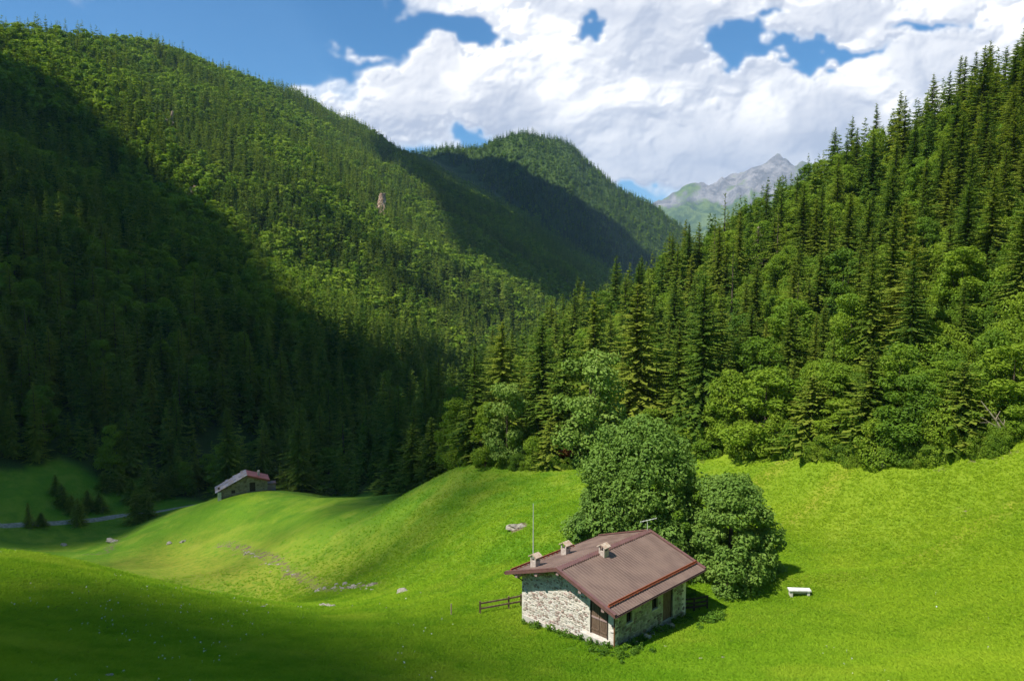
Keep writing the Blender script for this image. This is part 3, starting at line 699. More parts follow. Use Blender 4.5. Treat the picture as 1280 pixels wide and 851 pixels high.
KIT = {}
def kit_spruce(key, seeds, mat_='spruce', **kw):
    Hh = kw.get('Hh', 20.0); tr = spruce_trunk('trunk_' + key, Hh, kw.pop('tr', .26))
    KIT[key] = [(crown_mesh('crown_' + key, spruce_crown(s, **kw), [M[mat_]]), tr, Hh) for s in seeds]
def kit_leaf(key, seeds, mat_='leaf', **kw):
    Hh = kw.get('Hh', 9.0); out = []
    tr_r = kw.pop('tr', .2)
    for s in seeds:
        d, cs = leaf_crown(s, **kw); out.append((crown_mesh('crown_' + key, d, [M[mat_]]), leaf_trunk('trunk_' + key, cs, Hh, tr_r, s), Hh))
    KIT[key] = out
kit_spruce('spruce', range(11, 17), dz=.40, nb=11, segs=7, Rr=3.7, fan=.62, ragged=.4)
kit_spruce('spruce_slim', range(21, 25), dz=.46, nb=10, segs=5, Rr=2.9, fan=.75, ragged=.4)
kit_spruce('spruce_light', range(31, 40), dz=.60, nb=9, segs=4, Rr=3.8, fan=.85, ragged=.4)
kit_spruce('young_spruce', range(41, 44), Hh=8.0, dz=.30, nb=10, segs=5, Rr=2.1, tr=.12, fan=.75)
kit_spruce('bare_spruce', [51], mat_='needle_dead', dz=.8, nb=5, segs=3, Rr=1.5, thin=.35, fan=.5)
kit_spruce('thin_spruce', [52, 53, 54], dz=.8, nb=5, segs=4, Rr=2.6, thin=.25, fan=.7)
kit_leaf('broadleaf', range(61, 66), Hh=12.0, Rr=3.9, lobes=44, n=9500, leaf=.185, lump=.28, gap=.4, shape='oval', tr=.2, base=.08)
kit_leaf('broadleaf_grey', range(66, 68), mat_='leaf_grey', Hh=12.0, Rr=3.9, lobes=44, n=9500, leaf=.185, lump=.28, gap=.4, shape='oval', tr=.2, base=.08)
kit_leaf('bush', range(71, 75), Hh=5.0, Rr=2.6, lobes=22, n=4500, leaf=.15, shape='oval', tr=.08, base=.0, lump=.4)
kit_leaf('red_bush', [79], mat_='leaf_red', Hh=3.5, Rr=1.6, lobes=10, n=1100, leaf=.18, shape='oval', tr=.06, base=.0, lump=.4)

COUNT = {'spruce': 0, 'broadleaf': 0}
def put_tree(kind, x, y, h, label, group=None, tone=.5, var=None, wide=1.0, z=None, name=None, cat='tree', rz=None, lean=0.0):
    cr, tr, Hh = random.choice(KIT[kind]) if var is None else KIT[kind][var % len(KIT[kind])]
    s = h / Hh; nm = name or ('spruce_tree' if 'spruce' in kind else ('broadleaf_tree' if 'broadleaf' in kind else 'leafy_bush'))
    z = gz(x, y) if z is None else z
    o = empty(nm, (x, y, z - .05), random.uniform(0, 6.28) if rz is None else rz, 1.0); o.scale = (s * wide, s * wide, s)
    o.rotation_euler[1] = lean
    tag(o, label, cat, group)
    for part, me in (('crown', cr), ('trunk', tr)):
        c = link(part, me, o); c['tone'] = float(tone)
    COUNT['spruce' if 'spruce' in kind else 'broadleaf'] += 1
    occupied.append((x, y, (2.2 if h > 7 else 1.4) * wide * s * (Hh / 12)))
    return o
occupied = []
def plant(kind, u, vb, vt, label, group=None, tone=.5, var=None, wpx=None, back=0.0, **kw):
    """a tree whose foot is seen at pixel (u, vb) and whose tip is at vt; back moves it away along the ground"""
    x, y, z = hit(u, vb); 
    if back: x, y = x * (1 + back / y), y + back; z = gz(x, y)
    a, b, c = ray(u, vt); h = c / b * y - z; h = max(h, 1.0)
    Hh = KIT[kind][0][2]; wide = 1.0
    if wpx:
        me = KIT[kind][0][0]; co = np.empty(len(me.vertices) * 3, np.float32); me.vertices.foreach_get('co', co); co = co.reshape(-1, 3)
        w0 = np.percentile(np.abs(co[:, 0]), 97) * 2 * h / Hh; wide = wpx / 942 * y / w0
    return put_tree(kind, x, y, h, label, group, tone, var, wide, z, **kw)

# the two big trees by the hut
def hero_tree(u, vb, vt, d, Rr, lobes, n, leaf, label, seed, shape='dome', mat_='leaf', tone=.45, sq=1.0, base=.03):
    x, _, _ = at(u, vb, d); z = gz(x, d); a, b, c = ray(u, vt); Hh = c / b * d - z
    dt, cs = leaf_crown(seed, Hh=float(Hh), Rr=Rr, lobes=lobes, n=n, leaf=leaf, base=base, shape=shape, lump=.19, gap=.5)
    o = empty('broadleaf_tree', (float(x), d, z), 0.0); tag(o, label, 'tree'); COUNT['broadleaf'] += 1
    for part, me in (('crown', crown_mesh('crown', dt, [M[mat_]])), ('trunk', leaf_trunk('trunk', cs, float(Hh), .26, seed))):
        q = link(part, me, o); q['tone'] = tone
    occupied.append((float(x), d, Rr * .8)); return o
hero_tree(803, 680, 524, 60.5, 6.0, 200, 56000, .145, 'large round grey-green leafy tree directly behind the brown roofed stone hut', 201, mat_='leaf_grey', tone=.35)
hero_tree(912, 725, 596, 55.8, 4.1, 120, 36000, .125, 'smaller leafy tree to the right of the hut, casting a dark shadow on the grass', 202, mat_='leaf_grey', tone=.45)
hero_tree(858, 705, 612, 57.5, 2.9, 40, 12000, .14, 'low leafy clump filling the gap between the two big trees behind the hut', 203, mat_='leaf', tone=.3)
hero_tree(742, 678, 618, 60.0, 2.5, 12, 6500, .14, 'low bushy growth at the left foot of the large tree behind the hut', 204, mat_='leaf_grey', tone=.25)

E_G = 'trees along the meadow edge'
plant('spruce_slim', 594, 580, 430, 'narrow dark spruce at the far left corner of the bright wood edge', tone=.35, wpx=42, back=3)
plant('spruce', 628, 584, 399, 'tall olive-brown spruce, second from the left corner of the wood edge', tone=.85, wpx=58, back=8)
plant('spruce', 677, 584, 392, 'tall dark spruce between two pale leafy trees on the meadow edge', tone=.3, wpx=56, back=8)
plant('spruce_slim', 704, 584, 398, 'drooping green spruce with brown lower branches above the red bush', tone=.5, wpx=58, back=4)
plant('spruce', 741, 582, 362, 'olive spruce tip rising behind the large pale leafy tree on the edge', tone=.75, wpx=64, back=22)
plant('spruce', 794, 580, 352, 'tallest brownish spruce behind the big round tree', tone=.92, wpx=72, back=12)
plant('spruce', 876, 575, 340, 'tall dark shaggy spruce standing right of the big round tree', tone=.32, wpx=66, back=5)
plant('spruce', 846, 575, 398, 'mid green spruce leaning against the tall dark shaggy one', tone=.55, wpx=50, back=9)
plant('broadleaf_grey', 634, 583, 478, 'pale grey-green leafy tree at the left end of the wood edge', tone=.7, wpx=56, back=1)
plant('broadleaf_grey', 736, 585, 436, 'large pale grey-green leafy tree with layered boughs on the wood edge', tone=.6, wpx=92, back=3)
plant('broadleaf', 607, 582, 505, 'yellow-green young leafy tree below the narrow corner spruce', tone=.9, wpx=36, back=0)
plant('broadleaf', 845, 560, 434, 'pale leafy tree wedged between brownish and dark spruces', tone=.6, wpx=70, back=10)
plant('young_spruce', 688, 585, 520, 'small yellow-green spruce beside the red bush', tone=.95, wpx=34, back=0)
plant('bush', 668, 585, 545, 'low yellow-green bush under the tall dark spruce on the edge', tone=.8, wpx=30, back=0)
plant('red_bush', 708, 585, 560, 'small bush with rusty red leaves at the wood edge', tone=.5, wpx=22, back=-.5, name='leafy_bush', cat='bush')
edge = [('broadleaf',905,569,505,50,.75,'bright green leafy tree next right from the tall dark shaggy spruce'),
 ('bush',884,572,540,40,.5,'low dark bush at the foot of the tall dark shaggy spruce'),
 ('broadleaf',955,570,462,84,.8,'wide olive leafy tree on the edge, right of the tall dark shaggy spruce'),
 ('bush',930,571,526,48,.9,'bright low bush in front of the wide olive leafy tree'),
 ('bush',968,571,518,46,.95,'bright green leafy bush below the right half of the wide olive tree'),
 ('young_spruce',1012,571,468,58,.8,'pointed light green young spruce on the edge above the white bench'),
 ('bush',990,571,530,34,.45,'small dark bush left of the pointed young spruce'),
 ('broadleaf',1052,573,500,60,.95,'bright yellow-green leafy tree right of the pointed young spruce'),
 ('bush',1036,573,540,36,.7,'low leafy bush between the young spruce and a yellow-green tree'),
 ('spruce_slim',1085,576,432,54,.6,'mid green spruce with broad skirt, rising from the edge bushes'),
 ('bush',1098,580,520,50,.85,'leafy green bush below the broad-skirted spruce'),
 ('broadleaf',1142,580,468,72,.35,'dark grey-green leafy tree where the meadow dips to the wood'),
 ('broadleaf',1120,560,430,60,.6,'leafy tree rising above the edge bushes, left of the brown spruce'),
 ('bush',1120,581,535,44,.4,'low dark bush at the lowest point of the wood edge'),
 ('young_spruce',1200,573,452,56,.65,'dark green young spruce with level tiers near the right frame edge'),
 ('bush',1172,576,515,44,.9,'bright leafy bush left of the tiered young spruce'),
 ('spruce_light',1222,569,500,34,.95,'small yellowish spruce right of the tiered young spruce'),
 ('broadleaf',1262,556,430,86,.8,'bright leafy tree at the right end of the wood edge'),
 ('bush',1275,548,500,52,.7,'leafy bush beside the bare leaning trunks at the right end'),
 ('broadleaf',1120,540,455,70,.7,'olive round-topped leafy tree behind the dip of the wood edge'),
 ('broadleaf',1180,540,452,66,.7,'broad leafy tree behind the tiered young spruce'),
 ('broadleaf',1040,545,455,60,.75,'olive leafy tree behind the pointed young spruce'),
 ('broadleaf',760,577,520,52,.4,'dark leafy tree at the edge left of the big round tree'),
 ('bush',820,571,545,40,.8,'bright bush glimpsed over the crown of the big round tree'),
 ('bush',862,571,535,44,.85,'bright leafy bush between big round tree and shaggy spruce')]
for (k, u, vb, vt, w, tn, lb) in edge: plant(k, u, vb, vt, lb, None, tn, wpx=w, back=2.0 if k != 'bush' else .5)
plant('spruce', 1118, 560, 352, 'tall brownish spruce standing out of the bright slope, right of centre', tone=.98, wpx=72, back=22)
# behind the far hut and along the valley floor
plant('broadleaf', 326, 598, 550, 'round leafy tree right behind the far stone hut', tone=.45, wpx=44, back=16)
plant('broadleaf', 292, 598, 578, 'low round leafy tree behind the roof of the far hut', tone=.2, wpx=34, back=14)
fl = [(166,628,598,20,'first'),(186,624,585,22,''),(203,620,590,20,''),(214,616,582,22,''),(228,612,578,20,''),(245,608,568,22,''),(170,652,612,22,''),(184,648,606,22,''),(150,612,580,20,''),(130,612,588,18,''),(98,655,622,18,''),(36,658,628,12,''),(52,656,640,14,''),(70,618,592,14,''),(78,632,604,18,''),(124,638,616,18,''),(110,636,612,18,''),(90,640,618,16,'')]
where = {166: 'short conifer above the track, behind the foremost pair on the valley floor', 186: 'pointed dark conifer midway between track and far hut', 203: 'slim conifer left of the far hut meadow crest', 214: 'bushy dark conifer on the slope foot left of the far hut',
         228: 'dark conifer second to the left of the far hut', 245: 'tall slim conifer nearest to the left of the far hut', 170: 'young dark conifer at the end of the gravel track', 184: 'young conifer right beside the one ending the gravel track', 150: 'slim shaded conifer above the right end of the track',
         130: 'shaded conifer above the middle of the visible track', 98: 'lone bushy dark conifer standing on the lower side of the track', 36: 'small narrow conifer on the near side of the track at left', 52: 'tiny round conifer beside the small narrow one by the track',
         70: 'small conifer alone high on the shaded grass at left', 78: 'small conifer in the shaded grass above the lone trackside one', 124: 'low conifer in the row above the track', 110: 'low bushy conifer left in the row above the track', 90: 'low conifer just above the lone trackside one'}
for (u, vb, vt, w, _) in fl: plant('young_spruce' if vb - vt < 36 else 'spruce_light', u, vb, vt, where[u], None, random.uniform(.55, 1.0), wpx=w)
cres = [(372,612,530,34,.5,'spruce'),(395,614,540,30,.3,'spruce'),(430,618,525,44,.45,'thin_spruce'),(352,606,548,24,.3,'spruce'),(462,618,535,36,.25,'spruce'),(490,618,545,34,.35,'spruce'),(516,614,528,34,.4,'spruce'),(540,606,520,32,.45,'spruce'),(560,600,512,30,.4,'spruce'),(412,616,560,30,.55,'broadleaf')]
cl_ = {372: 'mid green spruce nearest to the right of the far hut', 395: 'dark spruce second to the right of the far hut', 430: 'half-bare spruce with a pale visible trunk behind the meadow crest', 352: 'small dark spruce just right of the leafy tree by the far hut',
       462: 'dark spruce just right of the half-bare one behind the crest', 490: 'dark spruce above the lowest part of the meadow crest', 516: 'shaded spruce where the crest begins to climb right', 540: 'shaded spruce halfway up the climbing crest',
       560: 'shaded spruce left below the narrow corner spruce', 412: 'low pale leafy tree left of the half-bare spruce'}
for (u, vb, vt, w, tn, k) in cres: plant(k, u, vb, vt, cl_[u], None, tn, wpx=w, back=22)
# bare leaning trunks on the right
def dead_trunks():
    x, y, z = hit(1262, 552)
    o = empty('dead_tree', (x, y, z)); tag(o, 'pale bare leaning trunks at the right end of the wood edge', 'dead tree'); 
    for i, (dx, h, r) in enumerate(((-2.6, 3.6, .10), (-1.7, 2.6, .07), (-3.2, 2.2, .05))):
        mb = MB(); mb.tube([(i * .35, 0, -.3), (dx * .45 + i * .35, .1, h * .5), (dx + i * .3, .2, h)], [r, r * .8, r * .35], 6); b = mb.build('trunk', M['deadwood'], o)
        mb = MB(); mb.tube([(dx * .5 + i * .3, .1, h * .55), (dx * .5 + .5, .3, h * .75)], [r * .4, .015], 5); mb.build('branch', M['deadwood'], b); mb = MB(); mb.tube([(dx * .75 + i * .3, .1, h * .78), (dx * .75 - .5, -.2, h * .8)], [r * .4, .012], 5); mb.build('branch', M['deadwood'], b)
dead_trunks()

# ------------------------------------------------------------------ forest: where every tree stands
TANE = np.maximum.accumulate(np.where(RR > 12, GZ / np.maximum(RR, 1), -9), axis=0)
def horizon(x, y):
    a = np.arctan2(x, y + 1); r = np.hypot(x, y + 1) * .993; n = len(ANG_FRONT)
    ia = np.clip(((a - ANG_FRONT[0]) / (ANG_FRONT[1] - ANG_FRONT[0])).astype(int), 1, n - 2); ir = np.clip(np.searchsorted(RAD, r) - 2, 0, len(RAD) - 1)
    return np.minimum(np.minimum(TANE[ir, ia - 1], TANE[ir, ia + 1]), TANE[ir, ia])
rg = np.random.RandomState(5)
def grid_pts(x0, x1, y0, y1, sp):
    X, Y = np.meshgrid(np.arange(x0, x1, sp), np.arange(y0, y1, sp * .9)); X = X + (np.arange(X.shape[0])[:, None] % 2) * sp * .5
    return (X + rg.uniform(-.42, .42, X.shape) * sp).ravel(), (Y + rg.uniform(-.42, .42, X.shape) * sp).ravel()
def forest_pts():
    out = []
    for (x0, x1, y0, y1, sp, zsel) in ((-560, 420, 85, 640, 5.3, None), (-700, 520, 640, 1000, 6.4, None), (-900, 420, 1000, 1750, 6.6, None), (-700, 1000, 1350, 2150, 8.0, 'mid')):
        X, Y = grid_pts(x0, x1, y0, y1, sp); m = (np.abs(X) < .80 * Y + 12)
        X, Y = X[m], Y[m]; Z, I = fast(X, Y)
        zn = np.array(ZONES)[I]; ok = (zn == 'mid') if zsel else (zn != 'mid') & (zn != 'far')
        ok &= in_woods(X, Y, 2.5)
        hmax = 22.0; ok &= (Z + hmax + 6) / np.hypot(X, Y) > horizon(X, Y)
        u, v, dep = project(X, Y, Z + hmax); u0, v0, _ = project(X, Y, Z)
        ok &= (u > -110) & (u < 1400) & (v0 > -60) & (v < 720)
        X, Y, Z, zn = X[ok], Y[ok], Z[ok], zn[ok]
        out.append((X, Y, Z, zn))
    X, Y, Z, zn = [np.concatenate(q) for q in zip(*out)]
    keep = np.ones(len(X), bool)
    for (px, py, r, w) in rocks_w: keep &= np.hypot(X - px, (Y - py)) > r * .9
    cx, cy_, _ = hit(288, 562); keep &= np.hypot(X - cx, (Y - cy_) * .6) > 9
    keep &= segd(X, Y, road) > 4
    for (px, py, r) in occupied: keep &= np.hypot(X - px, Y - py) > r
    hx, hy = -54.5, 155.0; keep &= np.hypot(X - hx, Y - hy) > 14
    return X[keep], Y[keep], Z[keep], zn[keep]
X, Y, Z, zn = forest_pts(); N = len(X)
mixn = fbm(X / 70, Y / 70, 4, 201); r1 = rg.random(N)
right = (zn == 'right') | ((X > -25) & (Y < 300)); mid = zn == 'mid'
pl = np.where(right, .16 + .10 * (mixn > .25), np.where(mid, .12, np.clip(.30 + mixn * .75, .06, .72)))
u_, v_, dep_ = project(X, Y, Z + 10)
gl_ = (u_ < 560) & (v_ > 400); pl = np.where(gl_, pl * .22, pl)
isleaf = r1 < pl
edge_d = Y - edge_y(X)
hgt = np.where(isleaf, rg.uniform(8, 15, N), (9.0 + 14 * rg.random(N) ** .95) * (1 + .18 * fbm(X / 35, Y / 35, 2, 207)))
hgt = np.where((edge_d < 12) & (Y < 240) & ~isleaf, hgt * rg.uniform(.55, 1.0, N), hgt)
hgt = np.where(mid, hgt * .92, np.where(right, hgt * .76, hgt)); hgt = np.where(right & ~isleaf & (r1 > .965), hgt * 1.15, hgt)
tone = np.clip(rg.normal(.45, .22, N) + np.where(right, .16, 0) + np.where(mid, -.05, 0) + np.where(~right & ~mid, .26, 0), 0, 1.15)
app = hgt / dep_ * 942; infr = (u_ > -5) & (u_ < 1285) & (v_ > -5) & (v_ < 860)
vis = (Z + hgt) / np.hypot(X, Y) > horizon(X, Y) + .004
order = np.argsort(-np.where(infr & vis, app, -1))
single = np.zeros(N, bool); sp_left, lf_left = 296 - COUNT['spruce'], 240 - COUNT['broadleaf']
for i in order:
    if isleaf[i]:
        if lf_left > 0 and app[i] > 20: single[i] = True; lf_left -= 1
    elif sp_left > 0: single[i] = True; sp_left -= 1
    if sp_left <= 0 and (lf_left <= 0 or app[i] < 20): break
def place_words(u, v, d):
    if u < 560:
        return (next(w for lim, w in ((60, 'above the left end of the track'), (120, 'above the lone trackside conifer'), (180, 'above the right end of the track'), (260, 'above the conifers left of the far hut'), (345, 'behind the far hut'), (400, 'above the meadow crest right of the far hut'), (470, 'above the half-bare spruce'), (560, 'above the climbing meadow crest')) if u < lim)), 'shaded trees beyond the meadow crest'
    lat = next(w for lim, w in ((620, 'at the slope foot left of the corner spruce'), (700, 'behind the pale leafy tree ending the wood edge'), (770, 'above the large pale leafy edge tree'), (850, 'above the big round tree'), (940, 'above the tall dark shaggy spruce'), (1030, 'above the pointed young spruce'), (1110, 'above the yellow-green edge tree'), (1200, 'above the dip in the wood edge'), (2000, 'above the right end of the wood edge')) if u < lim)
    return lat, 'trees on the right-hand wooded slope'
for i in np.where(single)[0]:
    w, g = place_words(u_[i], v_[i], Y[i]); tn = float(tone[i])
    cw = ('dark' if tn < .42 else 'mid green' if tn < .68 else 'olive') if not isleaf[i] else ('dull green' if tn < .45 else 'green' if tn < .7 else 'bright green')
    row = 'low' if v_[i] > 470 else 'halfway up' if v_[i] > 330 else 'high' if v_[i] > 190 else 'near the skyline'
    if u_[i] < 560: row = 'front row' if v_[i] > 570 else 'second row' if v_[i] > 545 else 'further back' if v_[i] > 500 else 'deep in shade'
    k = 'broadleaf' if isleaf[i] else 'thin_spruce' if r1[i] > .975 else ('spruce' if app[i] > 105 else ('spruce_slim' if app[i] > 85 and r1[i] > .6 else 'spruce_light'))
    put_tree(k, float(X[i]), float(Y[i]), float(hgt[i]), ' '.join(('%s %s tree, %s %s' % (('towering' if hgt[i] > 20 else 'tall' if hgt[i] > 17 else 'middling' if hgt[i] > 14 else 'short') if not isleaf[i] else ('large' if hgt[i] > 12 else 'small'), cw + (' leafy' if isleaf[i] else ' spruce'), row, w)).replace('spruce tree', 'spruce').split()[:16]), g, tn, z=float(Z[i]), wide=random.uniform(.98, 1.28))
_by = {}
for o_ in list(scene.objects):
    if o_.get('category') == 'tree' and o_.parent is None: _by.setdefault(o_['label'], []).append(o_)
for lb_, os_ in _by.items():
    if 2 <= len(os_) <= 4 and len(lb_.split()) <= 13:
        os_.sort(key=lambda q: project(q.location.x, q.location.y, q.location.z)[0])
        wd_n = {2: ['left of two', 'right of two'], 3: ['left of three', 'middle of three', 'right of three'], 4: ['leftmost of four', 'second of four', 'third of four', 'rightmost of four']}[len(os_)]
        for o_, w_ in zip(os_, wd_n): o_['label'] = lb_ + ', ' + w_
# pale hanging dead one halfway up the right slope
o = plant('bare_spruce', 946, 350, 282, 'pale greyish half-dead spruce among green ones on the right slope', None, .6, wpx=26)

def scatter_object(name, P, rotz, scl, tone, pick, sources, label=None, normal=None):
    me = bpy.data.meshes.new(name); me.vertices.add(len(P)); me.vertices.foreach_set('co', np.asarray(P, np.float32).ravel())
    def add(nm, typ, arr, key='value'):
        a = me.attributes.new(nm, typ, 'POINT'); a.data.foreach_set(key, np.ascontiguousarray(arr).ravel())
    add('tone', 'FLOAT', np.asarray(tone, np.float32)); add('pick', 'INT', np.asarray(pick, np.int32))
    add('rot', 'FLOAT_VECTOR', np.asarray(rotz, np.float32), 'vector'); add('scl', 'FLOAT_VECTOR', np.asarray(scl, np.float32), 'vector')
    o = link(name, me); g = bpy.data.node_groups.new(name, 'GeometryNodeTree')
    g.interface.new_socket('Geometry', in_out='INPUT', socket_type='NodeSocketGeometry'); g.interface.new_socket('Geometry', in_out='OUTPUT', socket_type='NodeSocketGeometry')
    gi = g.nodes.new('NodeGroupInput'); go = g.nodes.new('NodeGroupOutput'); io = g.nodes.new('GeometryNodeInstanceOnPoints'); io.inputs['Pick Instance'].default_value = True
    jn = g.nodes.new('GeometryNodeJoinGeometry')
    for s in sources:
        oi = g.nodes.new('GeometryNodeObjectInfo'); oi.inputs['Object'].default_value = s; oi.inputs['As Instance'].default_value = True; g.links.new(oi.outputs['Geometry'], jn.inputs[0])
    def na(nm, dt):
        n = g.nodes.new('GeometryNodeInputNamedAttribute'); n.data_type = dt; n.inputs[0].default_value = nm; return n.outputs[0]
    g.links.new(gi.outputs[0], io.inputs['Points']); g.links.new(jn.outputs[0], io.inputs['Instance']); g.links.new(na('pick', 'INT'), io.inputs['Instance Index'])
    er = g.nodes.new('FunctionNodeEulerToRotation'); g.links.new(na('rot', 'FLOAT_VECTOR'), er.inputs[0]); g.links.new(er.outputs[0], io.inputs['Rotation'])
    g.links.new(na('scl', 'FLOAT_VECTOR'), io.inputs['Scale']); g.links.new(io.outputs[0], go.inputs[0])
    md = o.modifiers.new('scatter', 'NODES'); md.node_group = g
    o['kind'] = 'stuff'
    if label: o['label'] = label
    return o
def source(nm, me): return bpy.data.objects.new(nm, me)      # held only by the scatter that uses it
sp_mid = [source('spruce_mid', crown_mesh('spruce_mid', spruce_crown(s, dz=1.05, nb=7, segs=2, Rr=3.6, fan=1.35, bare=.02), [M['spruce_far']])) for s in range(301, 306)]
sp_far = [source('spruce_small', crown_mesh('spruce_small', spruce_crown(s, dz=1.9, nb=5, segs=2, Rr=3.5, fan=1.7, bare=.0), [M['spruce_far']])) for s in range(311, 316)]
lf_mid = [source('leafy_mid', crown_mesh('leafy_mid', leaf_crown(s, Hh=12, Rr=4.1, lobes=14, n=650, leaf=.62, shape='oval', base=.0, lump=.42)[0], [M['leaf']])) for s in range(321, 325)]
lf_far = [source('leafy_small', crown_mesh('leafy_small', leaf_crown(s, Hh=12, Rr=4.4, lobes=8, n=200, leaf=1.1, shape='oval', base=.0, lump=.48)[0], [M['leaf']])) for s in range(331, 334)]
def forest(name, m, src, Hh, label):
    idx = np.where(m & ~single)[0]; n = len(idx)
    P = np.stack([X[idx], Y[idx], Z[idx] - .3], 1); rz = np.zeros((n, 3)); rz[:, 2] = rg.uniform(0, 6.28, n); rz[:, :2] = rg.uniform(-.03, .03, (n, 2))
    s = hgt[idx] / Hh; w = s * rg.uniform(.95, 1.3, n); scatter_object(name, P, rz, np.stack([w, w, s], 1), tone[idx], rg.randint(0, len(src), n), src, label)
near_ = dep_ < 480
forest('spruce_forest', near_ & ~isleaf, sp_mid, 20.0, 'dense mass of spruces on both valley sides')
forest('leafy_forest', near_ & isleaf, lf_mid, 12.0, 'light green leafy trees scattered through the spruce wood')
forest('distant_spruce_forest', ~near_ & ~isleaf, sp_far, 20.0, 'small far spruces covering the hillsides')
forest('distant_leafy_forest', ~near_ & isleaf, lf_far, 12.0, 'far leafy woods in lighter green on the left hillside')
print('TREES', N, int(single.sum()), COUNT)
#@@PART4
# ------------------------------------------------------------------ materials of the buildings
M['roof'] = roof_mat()
M['trim'] = simple('mauve_metal_trim', (.14, .068, .062), (.18, .09, .08), 3, .4, .45, .1, .003)
M['guard'] = simple('rust_red_metal', (.24, .055, .03), (.31, .085, .04), 5, .45, .4, .1, .003)
M['gutter'] = simple('dark_brown_metal', (.05, .025, .022), (.08, .04, .035), 5, .4, .4, .1, .003)
M['copper'] = simple('copper_pipe', (.38, .17, .08), (.45, .22, .11), 5, .4, .5, .1, .002, metal=.5)
M['mortar'] = simple('lime_mortar', (.62, .56, .48), (.76, .71, .63), 5, .95, .1, .9, .03)
M['mortar_mossy_shade'] = simple('mossy_shaded_mortar', (.27, .29, .19), (.44, .43, .34), 2.5, .95, .1, .9, .03)  # mossy green, and darkened: the long wall's shade is put into the colour
M['stones_mossy_shade'] = per_piece('wall_stones_mossy_shade', [(.34, .32, .25), (.24, .24, .17), (.40, .37, .31), (.17, .14, .11), (.30, .29, .22), (.22, .17, .14)])  # stones of the same wall, darkened likewise for its shade
M['plinth'] = simple('concrete_plinth', (.50, .46, .40), (.62, .58, .52), 3, .9, .1, .5, .02)
M['stones'] = per_piece('wall_stones', [(.64, .57, .49), (.56, .49, .42), (.70, .64, .57), (.50, .41, .35), (.62, .56, .49), (.66, .60, .53), (.42, .30, .26), (.68, .61, .52), (.60, .53, .46), (.33, .25, .21), (.66, .60, .54), (.47, .34, .30), (.64, .58, .52)])
M['stones_dark'] = per_piece('wall_stones_grey', [(.24, .19, .15), (.17, .14, .11), (.30, .25, .20), (.13, .10, .08), (.22, .18, .13), (.27, .20, .15)])
M['mortar_dark'] = simple('old_mortar', (.19, .16, .12), (.27, .23, .17), 4, .95, .1, .9, .03)
M['door'] = simple('weathered_planks', (.105, .065, .042), (.20, .14, .10), 4, .85, .15, .7, .01, (6, 6, .6))
M['dark'] = simple('dark_timber', (.030, .020, .016), (.055, .040, .03), 4, .8, .2, .5, .01)
M['purlin'] = simple('purlin_ends', (.30, .20, .18), (.38, .27, .25), 4, .8, .2, .4, .01)
M['wood'] = simple('fence_wood', (.115, .075, .045), (.21, .145, .09), 5, .85, .15, .6, .01, (1, 1, .3))
M['pale_wood'] = simple('pale_wood', (.34, .27, .15), (.42, .34, .2), 5, .85, .15, .6, .01)
M['chimney'] = simple('whitewashed_brick', (.40, .33, .28), (.54, .47, .41), 4, .9, .1, .6, .02)
M['cap'] = simple('terracotta_cap', (.38, .25, .17), (.54, .45, .36), 6, .85, .2, .5, .01)
M['white'] = simple('bleached_board', (.55, .53, .50), (.78, .76, .74), 3, .6, .3, .2, .004)
M['pole'] = simple('pale_metal_pole', (.45, .50, .40), (.55, .58, .5), 2, .4, .4, .05, .001)
M['slate'] = per_piece('slate_slabs', [(.21, .22, .27), (.15, .15, .18), (.26, .25, .28), (.18, .16, .16), (.23, .20, .20)])
M['red_roof'] = simple('red_painted_sheet', (.15, .035, .035), (.20, .055, .05), 3, .5, .4, .2, .005)
M['rock'] = simple('pale_rock', (.21, .185, .14), (.38, .345, .285), 3, .9, .15, 1.0, .06)
M['rock_red'] = simple('ochre_rock', (.27, .18, .12), (.48, .36, .26), .35, .95, .1, 1.0, .5)
M['glass'] = simple('window_glass', (.02, .022, .025), None, 2, .12, .5, .02, .001)

def stones(mb, width, z_lo, z_hi, holes, depth, seed, sz=(.2, .46), hh=(.13, .26), cmap=None, cover=.93):
    """irregular courses of stones on the face y=0 of a wall (x along it), standing proud by a few cm; z_hi may be a function of x"""
    rg = random.Random(seed); z = z_lo
    while z < 6:
        h = rg.uniform(*hh); x = rg.uniform(-.2, 0)
        while x < width:
            w = rg.uniform(*sz); cx, cz = x + w / 2, z + h / 2 + rg.uniform(-.03, .03)
            top = z_hi(cx) if callable(z_hi) else z_hi
            ok = cz + h * .45 < top and x > -.02 and x + w < width + .03 and not any(a - w * .45 < cx < b + w * .45 and c - h * .45 < cz < d + h * .4 for a, b, c, d in holes)
            if ok and rg.random() < cover:
                n = 7; a0 = rg.random() * 6; p = rg.uniform(.012, .05); V = []
                for ring, (k, q) in enumerate(((1.0, -.02), (.97, p * .6), (.66, p))):
                    for i in range(n):
                        a = a0 + 6.283 * i / n; rr = (1 + .16 * math.sin(a * 2 + a0) + .08 * math.sin(5 * a + x * 9))
                        V.append((cx + math.cos(a) * w * .50 * k * rr, -q - depth, cz + math.sin(a) * h * .52 * k * rr))
                Fc = [[r_ * n + i, r_ * n + (i + 1) % n, (r_ + 1) * n + (i + 1) % n, (r_ + 1) * n + i] for r_ in range(2) for i in range(n)] + [[2 * n + i for i in range(n)]]
                mb.add(V, Fc, rg.random())
            x += w + .012
        z += h * .97
        if z > (max(z_hi(0), z_hi(width / 2), z_hi(width)) if callable(z_hi) else z_hi): break
    return mb
def xf(me, Mx): me.transform(Mx); return me

